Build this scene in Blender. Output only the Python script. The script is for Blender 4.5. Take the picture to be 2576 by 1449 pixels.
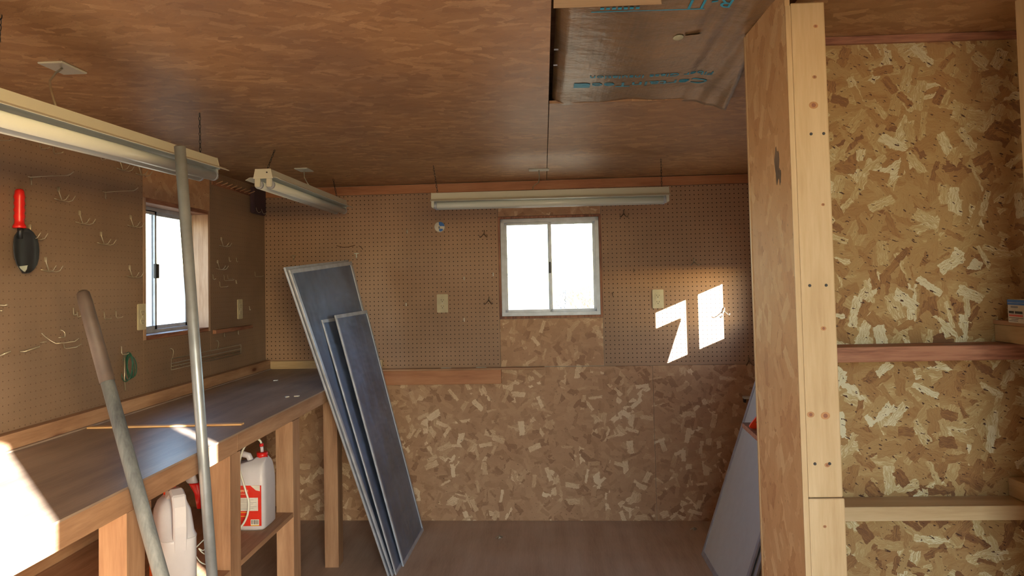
import bpy, bmesh, math, random
from mathutils import Vector, Matrix
random.seed(7)
sc = bpy.context.scene
for o in list(bpy.data.objects): bpy.data.objects.remove(o)
C = sc.collection
PI = math.pi

# ------------------------------------------------------------------ camera
F, YAW, PITCH, ROLL, EYE = 1898.594, 0.0410068, 0.0383629, -0.0220077, 1.46447
fw = Vector((-math.sin(YAW)*math.cos(PITCH), math.cos(YAW)*math.cos(PITCH), math.sin(PITCH)))
r0 = Vector((math.cos(YAW), math.sin(YAW), 0)); u0 = r0.cross(fw)
rv = math.cos(ROLL)*r0 + math.sin(ROLL)*u0
uv = -math.sin(ROLL)*r0 + math.cos(ROLL)*u0
cd = bpy.data.cameras.new('camera'); cam = bpy.data.objects.new('camera', cd); C.objects.link(cam)
cam.matrix_world = Matrix(((rv.x, uv.x, -fw.x, 0), (rv.y, uv.y, -fw.y, 0), (rv.z, uv.z, -fw.z, EYE), (0, 0, 0, 1)))
cd.sensor_width = 36; cd.lens = 36*F/2576; cd.shift_y = -85.16/2576; cd.clip_start = 0.02
sc.camera = cam

# ------------------------------------------------------------------ world, sun, exposure
w = bpy.data.worlds.new('world'); sc.world = w; w.use_nodes = True
wn = w.node_tree.nodes; wl = w.node_tree.links
bg = wn['Background']
sky = wn.new('ShaderNodeTexSky'); sky.sky_type = 'NISHITA'; sky.sun_disc = False
sky.sun_elevation = math.radians(15.3); sky.sun_rotation = math.radians(138.7)
sky.dust_density = 0.6; sky.air_density = 1.0
wl.new(sky.outputs[0], bg.inputs[0]); bg.inputs[1].default_value = 20.0
SUN = Vector((-0.88, 1.0, -0.365)).normalized()
sd = bpy.data.lights.new('sun', 'SUN'); sd.energy = 1050.0; sd.angle = 0.0093; sd.color = (1.0, 0.98, 0.95)
so = bpy.data.objects.new('sun', sd); C.objects.link(so)
so.rotation_euler = SUN.to_track_quat('-Z', 'Y').to_euler()
sc.view_settings.view_transform = 'Standard'; sc.view_settings.look = 'None'
sc.view_settings.exposure = -3.30; sc.view_settings.gamma = 1.0; sc.view_settings.use_curve_mapping = False
sc.cycles.diffuse_bounces = 5; sc.cycles.max_bounces = 9; sc.cycles.transparent_max_bounces = 12

def portal(name, loc, sx, sy, direction):
    d = bpy.data.lights.new(name, 'AREA'); d.shape = 'RECTANGLE'; d.size = sx; d.size_y = sy
    d.cycles.is_portal = True
    o = bpy.data.objects.new(name, d); C.objects.link(o); o.location = loc
    o.rotation_euler = Vector(direction).to_track_quat('-Z', 'Z').to_euler()
portal('door_portal', (0.43, -0.62, 1.02), 0.98, 2.06, (0, 1, 0))
portal('back_window_portal', (0.045, 4.80, 1.56), 0.64, 0.64, (0, -1, 0))
portal('left_window_portal', (-1.90, 3.6, 1.56), 0.66, 0.64, (1, 0, 0))
portal('right_window_portal', (1.43, 4.18, 1.36), 0.5, 0.36, (-1, 0, 0))

# ------------------------------------------------------------------ materials
def srgb(r, g, b):
    f = lambda c: (c/255/12.92) if c/255 <= 0.04045 else ((c/255+0.055)/1.055)**2.4
    return (f(r), f(g), f(b), 1)
def calm(c, k=0.84):
    l = 0.3*c[0]+0.55*c[1]+0.15*c[2]
    return (l+(c[0]-l)*k*0.98, (l+(c[1]-l)*k)*1.01, l+(c[2]-l)*k, 1)
class NT:
    def __init__(s, name):
        s.m = bpy.data.materials.new(name); s.m.use_nodes = True
        s.t = s.m.node_tree; s.n = s.t.nodes; s.p = s.n['Principled BSDF']
    def new(s, kind, **kw):
        x = s.n.new('ShaderNode'+kind)
        for k, v in kw.items():
            if k.startswith('i_'):
                k = k[2:]; k = int(k) if k.isdigit() else k.replace('_', ' ')
                s.put(x.inputs[k], v)
            else: setattr(x, k, v)
        return x
    def put(s, inp, v):
        if isinstance(v, bpy.types.NodeSocket): s.t.links.new(v, inp)
        else: inp.default_value = v
    def math(s, op, a, b=0.0, c=None):
        x = s.new('Math', operation=op); s.put(x.inputs[0], a); s.put(x.inputs[1], b)
        if c is not None: s.put(x.inputs[2], c)
        return x.outputs[0]
    def mixf(s, f, a, b):
        x = s.new('Mix', data_type='FLOAT'); s.put(x.inputs[0], f); s.put(x.inputs[2], a); s.put(x.inputs[3], b)
        return x.outputs[0]
    def mixv(s, f, a, b):
        x = s.new('Mix', data_type='VECTOR'); s.put(x.inputs[0], f); s.put(x.inputs[4], a); s.put(x.inputs[5], b)
        return x.outputs[1]
    def mixc(s, f, a, b, bt='MIX'):
        x = s.new('Mix', data_type='RGBA', blend_type=bt); s.put(x.inputs[0], f); s.put(x.inputs[6], a); s.put(x.inputs[7], b)
        return x.outputs[2]
    def ramp(s, f, stops, interp='LINEAR'):
        x = s.new('ValToRGB'); s.put(x.inputs[0], f); cr = x.color_ramp; cr.interpolation = interp
        while len(cr.elements) > 1: cr.elements.remove(cr.elements[-1])
        cr.elements[0].position = stops[0][0]; cr.elements[0].color = stops[0][1]
        for p, c in stops[1:]:
            e = cr.elements.new(p); e.color = c
        return x.outputs[0]
    def coords(s, plane=None):
        tc = s.new('TexCoord').outputs['Object']
        if not plane: return tc
        sp = s.new('SeparateXYZ', i_0=tc); cb = s.new('CombineXYZ')
        ax = {'x': 0, 'y': 1, 'z': 2}
        s.put(cb.inputs[0], sp.outputs[ax[plane[0]]]); s.put(cb.inputs[1], sp.outputs[ax[plane[1]]])
        return cb.outputs[0]
    def noise(s, v, scale, detail=3, rough=0.55, dim='3D'):
        return s.new('TexNoise', i_Vector=v, i_Scale=scale, i_Detail=detail, i_Roughness=rough, noise_dimensions=dim).outputs['Fac']
    def mapping(s, v, loc=(0, 0, 0), rot=(0, 0, 0), scale=(1, 1, 1)):
        return s.new('Mapping', i_Vector=v, i_Location=loc, i_Rotation=rot, i_Scale=scale).outputs[0]
    def bump(s, h, strength, dist):
        s.put(s.p.inputs['Normal'], s.new('Bump', i_Height=h, i_Strength=strength, i_Distance=dist).outputs[0])
MATS = {}
def flat(name, col, rough=0.5, metal=0.0, spec=0.5, var=0.06):
    if name in MATS: return MATS[name]
    t = NT(name); c = col if len(col) == 4 else srgb(*col)
    n = t.noise(t.coords(), 18, 4)
    dark = tuple(x*(1-3*var) for x in c[:3])+(1,); lite = tuple(min(1, x*(1+2*var)) for x in c[:3])+(1,)
    t.put(t.p.inputs['Base Color'], t.ramp(n, [(0.3, dark), (0.7, lite)]))
    t.p.inputs['Roughness'].default_value = rough; t.p.inputs['Metallic'].default_value = metal
    t.p.inputs['Specular IOR Level'].default_value = spec
    MATS[name] = t.m; return t.m

def osb(name, plane, palette, scale=1.0, rough=0.6, flecks=0.5, spread=1.0, main=0.0, spec=0.4, coat=0.0, contrast=1.0, grainy=0.55, flk=.735, blotch=0.0):
    """oriented strand board: layers of long flakes lying at different angles over one another"""
    t = NT(name); uvw = t.coords(plane)
    wob = t.new('TexNoise', i_Vector=uvw, i_Scale=70*scale, i_Detail=4, noise_dimensions='2D').outputs['Color']
    off = t.new('VectorMath', operation='MULTIPLY_ADD'); t.put(off.inputs[0], wob); off.inputs[1].default_value = (0.012/scale,)*3; off.inputs[2].default_value = (-.006,)*3
    add = t.new('VectorMath', operation='ADD'); t.put(add.inputs[0], uvw); t.put(add.inputs[1], off.outputs[0])
    v0 = add.outputs[0]
    # each voronoi cell of each layer holds one flake: a rectangle turned by its own random angle
    base = t.new('TexNoise', i_Vector=t.mapping(t.mapping(v0, rot=(0, 0, main)), scale=(7*scale, 30*scale, 1)), i_Scale=1.0, i_Detail=3, noise_dimensions='2D').outputs['Fac']
    val, vec, edge = base, t.mapping(t.mapping(v0, rot=(0, 0, main)), scale=(8*scale, 8*scale, 1)), None
    for i in range(8):
        S = 8.2*scale*(0.82+0.11*i)
        seq = t.new('VectorMath', operation='MULTIPLY_ADD'); t.put(seq.inputs[0], vec); seq.inputs[1].default_value = (1e-7,)*3; t.put(seq.inputs[2], v0)
        q = t.mapping(seq.outputs[0], loc=(3.71*i+.5, 1.93*i, 0), rot=(0, 0, .6*i), scale=(S, S, 1))
        vo = t.new('TexVoronoi', voronoi_dimensions='2D', i_Vector=q, i_Scale=1.0, i_Randomness=0.8)
        sp = t.new('SeparateColor', i_0=vo.outputs['Color'])
        dl = t.new('VectorMath', operation='SUBTRACT'); t.put(dl.inputs[0], q); t.put(dl.inputs[1], vo.outputs['Position'])
        ang = t.math('MULTIPLY_ADD', t.math('SUBTRACT', sp.outputs[0], 0.5), -PI*spread, -main-.6*i)
        vr = t.new('VectorRotate', rotation_type='Z_AXIS', i_Vector=dl.outputs[0], i_Angle=ang).outputs[0]
        xy = t.new('SeparateXYZ', i_0=vr)
        hw = t.math('MULTIPLY_ADD', sp.outputs[2], 0.13, 0.07)
        m = t.math('MULTIPLY', t.math('LESS_THAN', t.math('ABSOLUTE', xy.outputs[0]), t.math('MULTIPLY_ADD', sp.outputs[1], .18, .30)),
                   t.math('LESS_THAN', t.math('ABSOLUTE', xy.outputs[1]), hw))
        off2 = t.new('VectorMath', operation='ADD'); t.put(off2.inputs[0], vr); t.put(off2.inputs[1], vo.outputs['Color'])
        val = t.mixf(m, val, sp.outputs[1]); vec = t.mixv(m, vec, off2.outputs[0])
    grain = t.noise(t.mapping(vec, scale=(1.6, 22, 1)), 2.0, 4, 0.65, '2D')
    v2 = t.math('ADD', t.math('MULTIPLY_ADD', val, contrast, 0.5-0.5*contrast), t.math('MULTIPLY', t.math('SUBTRACT', grain, 0.5), grainy))
    big = t.noise(uvw, 3.0, 3, 0.5, '2D')
    v2 = t.math('ADD', v2, t.math('MULTIPLY', t.math('SUBTRACT', big, 0.5), 0.45))
    col = t.ramp(v2, [(q, calm(c, .95)) for q, c in palette])
    fl = t.noise(t.mapping(t.mapping(uvw, rot=(0, 0, main+0.4)), scale=(45*scale, 120*scale, 1)), 1.0, 2, 0.6, '2D')
    fm = t.math('MULTIPLY', t.math('GREATER_THAN', fl, flk), flecks)
    col = t.mixc(fm, col, srgb(60, 34, 18))
    if blotch:  # broad noise patches blended toward a dark purplish brown
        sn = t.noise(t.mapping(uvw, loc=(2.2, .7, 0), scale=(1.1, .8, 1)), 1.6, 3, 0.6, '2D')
        col = t.mixc(t.math('MULTIPLY', t.ramp(sn, [(.48, (0, 0, 0, 1)), (.68, (1, 1, 1, 1))]), blotch), col, srgb(84, 62, 56))
    t.put(t.p.inputs['Base Color'], col)
    t.put(t.p.inputs['Roughness'], t.math('MULTIPLY_ADD', grain, 0.25, rough-0.12))
    t.p.inputs['Specular IOR Level'].default_value = spec
    if coat:
        t.p.inputs['Coat Weight'].default_value = coat; t.p.inputs['Coat Roughness'].default_value = 0.42
    t.bump(t.math('ADD', v2, t.math('MULTIPLY', fl, -0.6)), 0.35, 0.0012)
    MATS[name] = t.m; return t.m

def wood(name, axis, c_dark, c_mid, c_light, rough=0.55, knots=0.0, ring=9.0, spec=0.35, streak=1.0, coat=0.0, kscale=None):
    t = NT(name); tc = t.coords()
    s = {'x': (1.2, 14, 14), 'y': (14, 1.2, 14), 'z': (14, 14, 1.2)}[axis]
    warp = t.noise(tc, 2.3, 2)
    mp = t.mapping(tc, scale=s)
    n1 = t.noise(mp, ring/9.0*1.6, 5, 0.6)
    fine = t.noise(t.mapping(tc, scale=tuple(x*7 for x in s)), 1.6, 3, 0.6)
    v = t.math('ADD', t.math('MULTIPLY', n1, 0.75), t.math('MULTIPLY', fine, 0.25*streak))
    v = t.math('ADD', v, t.math('MULTIPLY', t.math('SUBTRACT', warp, 0.5), 0.5))
    col = t.ramp(v, [(0.30, calm(c_dark)), (0.48, calm(c_mid)), (0.68, calm(c_light))])
    if knots:
        ks = {'x': (2.5, 9, 9), 'y': (9, 2.5, 9), 'z': (9, 9, 2.5)}[axis]
        ks = kscale or ks
        vo = t.new('TexVoronoi', i_Vector=t.mapping(tc, scale=ks), i_Scale=1.0)
        sep = t.new('SeparateColor', i_0=vo.outputs['Color'])
        k = t.math('MULTIPLY', t.ramp(vo.outputs['Distance'], [(0.07, (1, 1, 1, 1)), (0.12, (.35, .35, .35, 1)), (0.2, (0, 0, 0, 1))]),
                   t.math('LESS_THAN', sep.outputs[0], knots))
        col = t.mixc(k, col, srgb(92, 48, 28))
    t.put(t.p.inputs['Base Color'], col); t.p.inputs['Roughness'].default_value = rough
    t.p.inputs['Specular IOR Level'].default_value = spec
    if coat:
        t.p.inputs['Coat Weight'].default_value = coat; t.p.inputs['Coat Roughness'].default_value = 0.35
    t.bump(fine, 0.15, 0.001)
    MATS[name] = t.m; return t.m

def pegboard(name, plane, base, pitch=0.0268, r=0.125, off=(0.0, 0.0), hole_col=(38, 22, 12)):
    t = NT(name); uvw = t.coords(plane)
    sp = t.new('SeparateXYZ', i_0=uvw)
    d = []
    for i in range(2):
        x = t.math('FRACT', t.math('ADD', t.math('DIVIDE', sp.outputs[i], pitch), 100.5+off[i]))
        d.append(t.math('POWER', t.math('SUBTRACT', x, 0.5), 2.0))
    dist = t.math('SQRT', t.math('ADD', d[0], d[1]))
    hole = t.math('LESS_THAN', dist, r)
    b = calm(srgb(*base), .9)
    n = t.noise(uvw, 2.2, 4, 0.55, '2D'); f = t.noise(uvw, 260, 2, 0.5, '2D')
    col = t.ramp(t.math('ADD', t.math('MULTIPLY', n, 0.8), t.math('MULTIPLY', f, 0.2)),
                 [(0.3, tuple(x*0.78 for x in b[:3])+(1,)), (0.7, tuple(x*1.15 for x in b[:3])+(1,))])
    col = t.mixc(hole, col, srgb(*hole_col))
    t.put(t.p.inputs['Base Color'], col); t.p.inputs['Roughness'].default_value = 0.55
    t.p.inputs['Specular IOR Level'].default_value = 0.3
    t.bump(hole, -0.5, 0.003)
    MATS[name] = t.m; return t.m

pal_back = [(0.0, srgb(146, 108, 80)), (0.16, srgb(168, 130, 98)), (0.5, srgb(178, 140, 108)), (0.8, srgb(188, 152, 118)), (0.92, srgb(212, 182, 146)), (1.0, srgb(228, 204, 172))]
pal_ceil = [(0.1, srgb(136, 98, 62)), (0.35, srgb(154, 114, 74)), (0.65, srgb(168, 129, 88)), (0.9, srgb(200, 162, 118))]
pal_right = [(0.0, srgb(104, 70, 40)), (0.18, srgb(138, 102, 60)), (0.45, srgb(156, 124, 78)), (0.7, srgb(168, 140, 92)), (0.88, srgb(188, 170, 124)), (1.0, srgb(216, 208, 176))]
pal_post = [(0.0, srgb(158, 118, 78)), (0.2, srgb(192, 154, 108)), (0.7, srgb(208, 174, 126)), (1.0, srgb(234, 210, 164))]
M_back = osb('osb_back_wall', 'xz', pal_back, 0.9, 0.62, 0.6)
M_left = osb('osb_left_wall', 'yz', pal_back, 0.8, 0.62, 0.6, contrast=.6)
M_ceil = osb('osb_ceiling', 'xy', pal_ceil, 0.9, 0.5, 0.5, contrast=0.65, grainy=.8, blotch=.4, spread=0.5, main=0.1, spec=0.5, coat=0.35)
M_right = osb('osb_partition', 'xz', pal_right, 1.0, 0.7, 1.0, contrast=1.0, grainy=.85, flk=.70)
M_post = osb('osb_return', 'yz', pal_post, 0.9, 0.6, 0.5, contrast=.8, spread=0.5, main=PI/2)
M_pegB = pegboard('pegboard_back', 'xz', (162, 130, 104))
M_pegL = pegboard('pegboard_left', 'yz', (136, 112, 90), r=0.085, hole_col=(92, 70, 52))
P = lambda *a: srgb(*a)
M_pine = {a: wood('pine_'+a, a, P(176, 144, 96), P(196, 166, 118), P(212, 184, 138), 0.5, 0.0) for a in 'xyz'}
M_old = {a: wood('aged_pine_'+a, a, P(140, 100, 68), P(168, 126, 90), P(190, 150, 112), 0.55, 0.3) for a in 'xyz'}
M_red = {a: wood('fir_'+a, a, P(60, 32, 22), P(112, 66, 46), P(160, 108, 78), 0.6, ring=20, streak=1.6) for a in 'xyz'}
M_jamb = wood('jamb_pine', 'z', P(140, 104, 80), P(178, 146, 120), P(204, 176, 150), 0.6, 0.45, kscale=(5, 5, 5.5))
M_top = wood('bench_board', 'y', P(116, 96, 84), P(146, 124, 106), P(172, 148, 126), 0.42, 0, ring=5, spec=0.5, coat=0.25)
M_floor = wood('plywood_floor', 'y', P(176, 146, 120), P(198, 168, 140), P(214, 186, 158), 0.6, 0, ring=4)
M_alu = flat('aluminium', (186, 196, 212), 0.4, 0.3)
M_white = flat('white_enamel', (226, 232, 224), 0.35, var=0.004)
M_tube = flat('fluorescent_tube', (226, 236, 234), 0.22, var=0.0)
M_plate = flat('cream_plastic', (196, 190, 162), 0.35)
M_dark = flat('dark_slot', (24, 20, 18), 0.7)
M_wire = flat('zinc_wire', (176, 170, 152), 0.35, 0.6)
M_galv = flat('galvanised_steel', (168, 182, 194), 0.4, 0.6, var=0.06)
M_black = flat('black_steel', (34, 38, 42), 0.45, 0.3)
M_redp = flat('red_plastic', (196, 28, 26), 0.35)
M_jug = flat('white_plastic', (206, 208, 218), 0.35, var=0.02)
M_label = flat('red_label', (206, 44, 28), 0.4)
M_orange = flat('orange_label', (226, 104, 34), 0.4)
M_orangep = flat('orange_plastic', (255, 84, 44), 0.7, spec=.2)
M_blue = flat('blue_print', (30, 132, 172), 0.5)
M_blue2 = flat('blue_paper', (30, 92, 168), 0.5)
M_paper = flat('white_paper', (222, 222, 214), 0.6)
M_yellow = flat('yellow_print', (214, 204, 60), 0.5)
M_yellowp = flat('cream_print', (236, 226, 176), 0.5)
M_pinkr = flat('red_print', (204, 96, 92), 0.5)
M_ink = flat('black_ink', (40, 40, 44), 0.6)
M_stick = wood('yellow_stick', 'x', P(214, 160, 92), P(232, 182, 116), P(242, 200, 140), 0.45)
M_handle = wood('grey_weathered_ash', 'z', P(72, 80, 88), P(106, 116, 122), P(140, 148, 152), 0.55)
M_sleeve = flat('dark_grip', (74, 64, 58), 0.6, var=0.1)
M_green = flat('green_cord', (24, 78, 62), 0.5)
M_purple = flat('dark_cloth', (58, 40, 44), 0.9)
M_siding = flat('painted_siding', (196, 190, 176), 0.7)
M_mesh = None

def screen_mat(name, base, rough, alpha):
    t = NT(name); tc = t.coords()
    n = t.noise(tc, 3.0, 3); m = t.noise(t.mapping(tc, scale=(1, 1, 0.35)), 7.0, 2)
    b = srgb(*base)
    t.put(t.p.inputs['Base Color'], t.ramp(n, [(0.35, tuple(x*0.8 for x in b[:3])+(1,)), (0.65, tuple(x*1.2 for x in b[:3])+(1,))]))
    t.p.inputs['Roughness'].default_value = rough; t.p.inputs['Metallic'].default_value = 0.85
    t.p.inputs['Specular IOR Level'].default_value = 0.6
    wv = t.new('TexWave', i_Vector=tc, i_Scale=300.0, bands_direction='Z').outputs['Fac']
    t.bump(t.math('ADD', t.math('ADD', m, t.math('MULTIPLY', t.noise(t.mapping(tc, rot=(0.5, 0, 0), scale=(1, 2.5, 6)), 1.6, 2), 1.6)), t.math('MULTIPLY', wv, 0.01)), 0.9, 0.035)
    mix = t.new('MixShader'); tr = t.new('BsdfTransparent')
    mix.inputs[0].default_value = alpha
    t.t.links.new(tr.outputs[0], mix.inputs[1]); t.t.links.new(t.p.outputs[0], mix.inputs[2])
    t.t.links.new(mix.outputs[0], t.n['Material Output'].inputs[0])
    return t.m
M_mesh = screen_mat('dark_screen_mesh', (140, 158, 188), 0.44, 0.98)
M_mesh2 = flat('grey_screen_mesh', (232, 240, 240), 0.6, var=0.01)

def glass_mat():
    t = NT('window_glass'); g = t.new('BsdfGlossy', i_Roughness=0.02); tr = t.new('BsdfTransparent', i_Color=(.95, .97, .97, 1))
    lw = t.new('LayerWeight', i_Blend=0.5); mix = t.new('MixShader'); t.put(mix.inputs[0], t.math('MULTIPLY_ADD', t.math('POWER', lw.outputs['Facing'], 5.0), 0.8, 0.04))
    t.t.links.new(tr.outputs[0], mix.inputs[1]); t.t.links.new(g.outputs[0], mix.inputs[2])
    t.t.links.new(mix.outputs[0], t.n['Material Output'].inputs[0]); return t.m
M_glass = glass_mat()

def kraft_mat():
    t = NT('kraft_facing'); tc = t.coords()
    n = t.noise(tc, 5, 5, 0.6); st = t.noise(t.mapping(tc, scale=(90, 3, 3)), 1.0, 4)
    v = t.math('ADD', t.math('MULTIPLY', n, 0.7), t.math('MULTIPLY', st, 0.3))
    t.put(t.p.inputs['Base Color'], t.ramp(v, [(0.36, P(72, 58, 42)), (0.5, P(98, 78, 54)), (0.64, P(120, 96, 66))]))
    t.p.inputs['Roughness'].default_value = 0.38; t.p.inputs['Specular IOR Level'].default_value = 0.55
    t.p.inputs['Coat Weight'].default_value = 0.25; t.p.inputs['Coat Roughness'].default_value = 0.3
    wr = t.noise(t.mapping(tc, rot=(0, 0, 0.5), scale=(9, 14, 9)), 1.0, 4, 0.6)
    t.bump(t.math('ADD', t.math('MULTIPLY', wr, 1.0), t.math('MULTIPLY', st, 0.12)), 0.7, 0.012)
    return t.m
M_kraft = kraft_mat()
M_fiber = flat('glass_fibre', (206, 176, 120), 0.95)

# ------------------------------------------------------------------ mesh helpers
def B(bm, x0, x1, y0, y1, z0, z1, bevel=0.0):
    g = bmesh.ops.create_cube(bm, size=1.0)
    for v in g['verts']:
        v.co = Vector(((x0+x1)/2+v.co.x*(x1-x0), (y0+y1)/2+v.co.y*(y1-y0), (z0+z1)/2+v.co.z*(z1-z0)))
    if bevel:
        es = list({e for v in g['verts'] for e in v.link_edges})
        bmesh.ops.bevel(bm, geom=es, offset=bevel, segments=2, affect='EDGES')
    return bm
def box(*a, **k): return B(bmesh.new(), *a, **k)
def tube(bm, pts, r, seg=6, closed=False, radii=None):
    pts = [Vector(p) for p in pts]; n = len(pts); rings = []; prev = None
    for i, p in enumerate(pts):
        if closed: d = pts[(i+1) % n]-pts[i-1]
        else: d = pts[min(i+1, n-1)]-pts[max(i-1, 0)]
        d.normalize()
        if prev is None: a = d.orthogonal().normalized()
        else:
            a = prev-d*prev.dot(d)
            a = a.normalized() if a.length > 1e-6 else d.orthogonal().normalized()
        prev = a; b = d.cross(a); rr = radii[i] if radii else r
        rings.append([bm.verts.new(p+a*rr*math.cos(2*PI*k/seg)+b*rr*math.sin(2*PI*k/seg)) for k in range(seg)])
    m = n if closed else n-1
    for i in range(m):
        q, s = rings[i], rings[(i+1) % n]
        for k in range(seg):
            f = bm.faces.new((q[k], q[(k+1) % seg], s[(k+1) % seg], s[k])); f.smooth = seg > 5
    if not closed:
        bm.faces.new(rings[0][::-1]); bm.faces.new(rings[-1])
    return bm
def prism(bm, poly, axis, a, b):
    """closed 2D outline swept along an axis from a to b; outline gives the other two coordinates in x,y,z order"""
    def P3(p, t):
        return {'x': (t, p[0], p[1]), 'y': (p[0], t, p[1]), 'z': (p[0], p[1], t)}[axis]
    A = [bm.verts.new(P3(p, a)) for p in poly]; Bq = [bm.verts.new(P3(p, b)) for p in poly]
    n = len(poly)
    for i in range(n): bm.faces.new((A[i], A[(i+1) % n], Bq[(i+1) % n], Bq[i]))
    bm.faces.new(A[::-1]); bm.faces.new(Bq)
    bmesh.ops.recalc_face_normals(bm, faces=bm.faces[:])
    return bm
def loft(bm, secs, seg=28, p=4.0):
    """stack of superellipse sections (cx, cy, z, half_x, half_y)"""
    rings = []
    for cx, cy, z, hx, hy in secs:
        ring = []
        for k in range(seg):
            a = 2*PI*k/seg; c, s = math.cos(a), math.sin(a)
            ring.append(bm.verts.new((cx+hx*math.copysign(abs(c)**(2/p), c), cy+hy*math.copysign(abs(s)**(2/p), s), z)))
        rings.append(ring)
    for q, r in zip(rings, rings[1:]):
        for k in range(seg):
            f = bm.faces.new((q[k], q[(k+1) % seg], r[(k+1) % seg], r[k])); f.smooth = True
    bm.faces.new(rings[0][::-1]); bm.faces.new(rings[-1]); return bm
def arc(p0, p1, p2, n=8):
    p0, p1, p2 = map(Vector, (p0, p1, p2))
    return [((1-t)**2)*p0+2*t*(1-t)*p1+t*t*p2 for t in [i/n for i in range(n+1)]]

def obj(name, bm, mat, parent=None, local=False, bevel=0.0):
    me = bpy.data.meshes.new(name)
    root = parent
    while root is not None and root.parent is not None: root = root.parent
    if root is not None and not local: bm.transform(root.matrix_basis.inverted())
    bm.to_mesh(me); bm.free()
    me.materials.append(mat)
    o = bpy.data.objects.new(name, me); C.objects.link(o)
    if parent is not None: o.parent = parent
    if bevel:
        md = o.modifiers.new('bevel', 'BEVEL'); md.width = bevel; md.segments = 2; md.limit_method = 'ANGLE'
    return o
def thing(name, label, cat, loc=(0, 0, 0), rotz=0.0, group=None):
    o = bpy.data.objects.new(name, None); C.objects.link(o); o.empty_display_size = 0.05
    o.matrix_basis = Matrix.Translation(loc) @ Matrix.Rotation(rotz, 4, 'Z')
    o['label'] = label; o['category'] = cat
    if group: o['group'] = group
    return o
def tag(o, label, cat, group=None):
    o['label'] = label; o['category'] = cat
    if group: o['group'] = group
    return o
def struct(o): o['kind'] = 'structure'; return o
def text(name, s, size, mat, mtx, parent, sx=1.0, depth=0.0004):
    cu = bpy.data.curves.new(name, 'FONT'); cu.body = s; cu.size = size; cu.extrude = depth
    to = bpy.data.objects.new(name+'_tmp', cu); C.objects.link(to)
    bpy.context.view_layer.update()
    me = bpy.data.meshes.new_from_object(to.evaluated_get(bpy.context.evaluated_depsgraph_get()))
    bpy.data.objects.remove(to)
    bm = bmesh.new(); bm.from_mesh(me); bpy.data.meshes.remove(me)
    bm.transform(Matrix.Diagonal((sx, 1, 1, 1))); bm.transform(mtx)
    return obj(name, bm, mat, parent)
def frame_m(origin, xdir, ydir):
    x = Vector(xdir).normalized(); y = Vector(ydir).normalized(); z = x.cross(y)
    return Matrix(((x.x, y.x, z.x, origin[0]), (x.y, y.y, z.y, origin[1]), (x.z, y.z, z.z, origin[2]), (0, 0, 0, 1)))

XL, XR, H = -1.7755, 1.305, 2.104
BW = -0.033085; BROT = math.atan(BW)
def bwy(x): return 4.7+BW*x
BM = Matrix.Translation((0, 4.7, 0)) @ Matrix.Rotation(BROT, 4, 'Z')   # local frame of the back wall: x along it, y = 0 its inner face

# ------------------------------------------------------------------ setting: floor, ceiling, walls
fl = struct(obj('floor', box(-1.95, 1.45, -0.75, 5.0, -0.12, -0.012), M_floor))
xs = [-1.95, -0.80, 1.45]
for i in range(2):
    for (ya, yb) in ((-0.75, 1.05), (1.05, 3.47), (3.47, 5.0)):
        obj('floor_panel', box(xs[i]+.0015, xs[i+1]-.0015, ya+.0015, yb-.0015, -0.012, 0), M_floor, fl)
ground = struct(obj('trim_1', box(-40, 40, -40, 60, -0.5, -0.32), flat('desert_ground', (190, 160, 122), 0.95)))

cl = struct(obj('ceiling', box(-1.95, 1.75, -0.95, 5.05, 2.26, 2.34), M_old['x']))
g = 0.0016
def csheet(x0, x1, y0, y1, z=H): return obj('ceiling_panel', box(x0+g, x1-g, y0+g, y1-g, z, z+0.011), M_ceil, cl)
OX0, OX1, OY0, OY1 = 0.034, 0.60, 1.53, 2.685
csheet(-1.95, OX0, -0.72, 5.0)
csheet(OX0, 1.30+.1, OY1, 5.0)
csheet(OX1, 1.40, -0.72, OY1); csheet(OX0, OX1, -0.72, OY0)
for x in (-1.2, -0.58, 0.0, 0.64, 1.25):                             # joists in the cavity
    obj('joist', box(x-.019, x+.019, -0.6, 4.9, H+.012, 2.26), M_pine['y'], cl)

# left wall
wl_ = struct(obj('wall_left', bmesh.new(), M_siding))
bm = bmesh.new()
LY0, LY1, LZ0, LZ1 = 3.30, 3.935, 1.258, 1.872
for (y0, y1, z0, z1) in ((-0.72, LY0, 0, 2.26), (LY1, 4.95, 0, 2.26), (LY0, LY1, 0, LZ0), (LY0, LY1, LZ1, 2.26)):
    B(bm, XL-.11, XL-.011, y0, y1, z0, z1)
bm.to_mesh(wl_.data)
def lpanel(nm, y0, y1, z0, z1, mat): return obj(nm, box(XL-.010, XL, y0+.001, y1-.001, z0+.001, z1-.001), mat, wl_)
lpanel('pegboard_panel', -0.1, 2.83, 0.955, H, M_pegL)
lpanel('pegboard_panel', 2.83, LY0-.02, 0.955, H, M_pegL)
lpanel('pegboard_panel', LY0-.02, LY1+.02, 0.955, LZ0-.012, M_pegL)
lpanel('pegboard_panel', LY1+.02, 4.75, 0.955, H, M_pegL)
lpanel('osb_panel', LY0-.02, LY1+.02, LZ1+.012, H, M_left)
lpanel('plywood_panel', -0.1, 4.75, 0.0, 0.955, M_old['y'])

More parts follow.
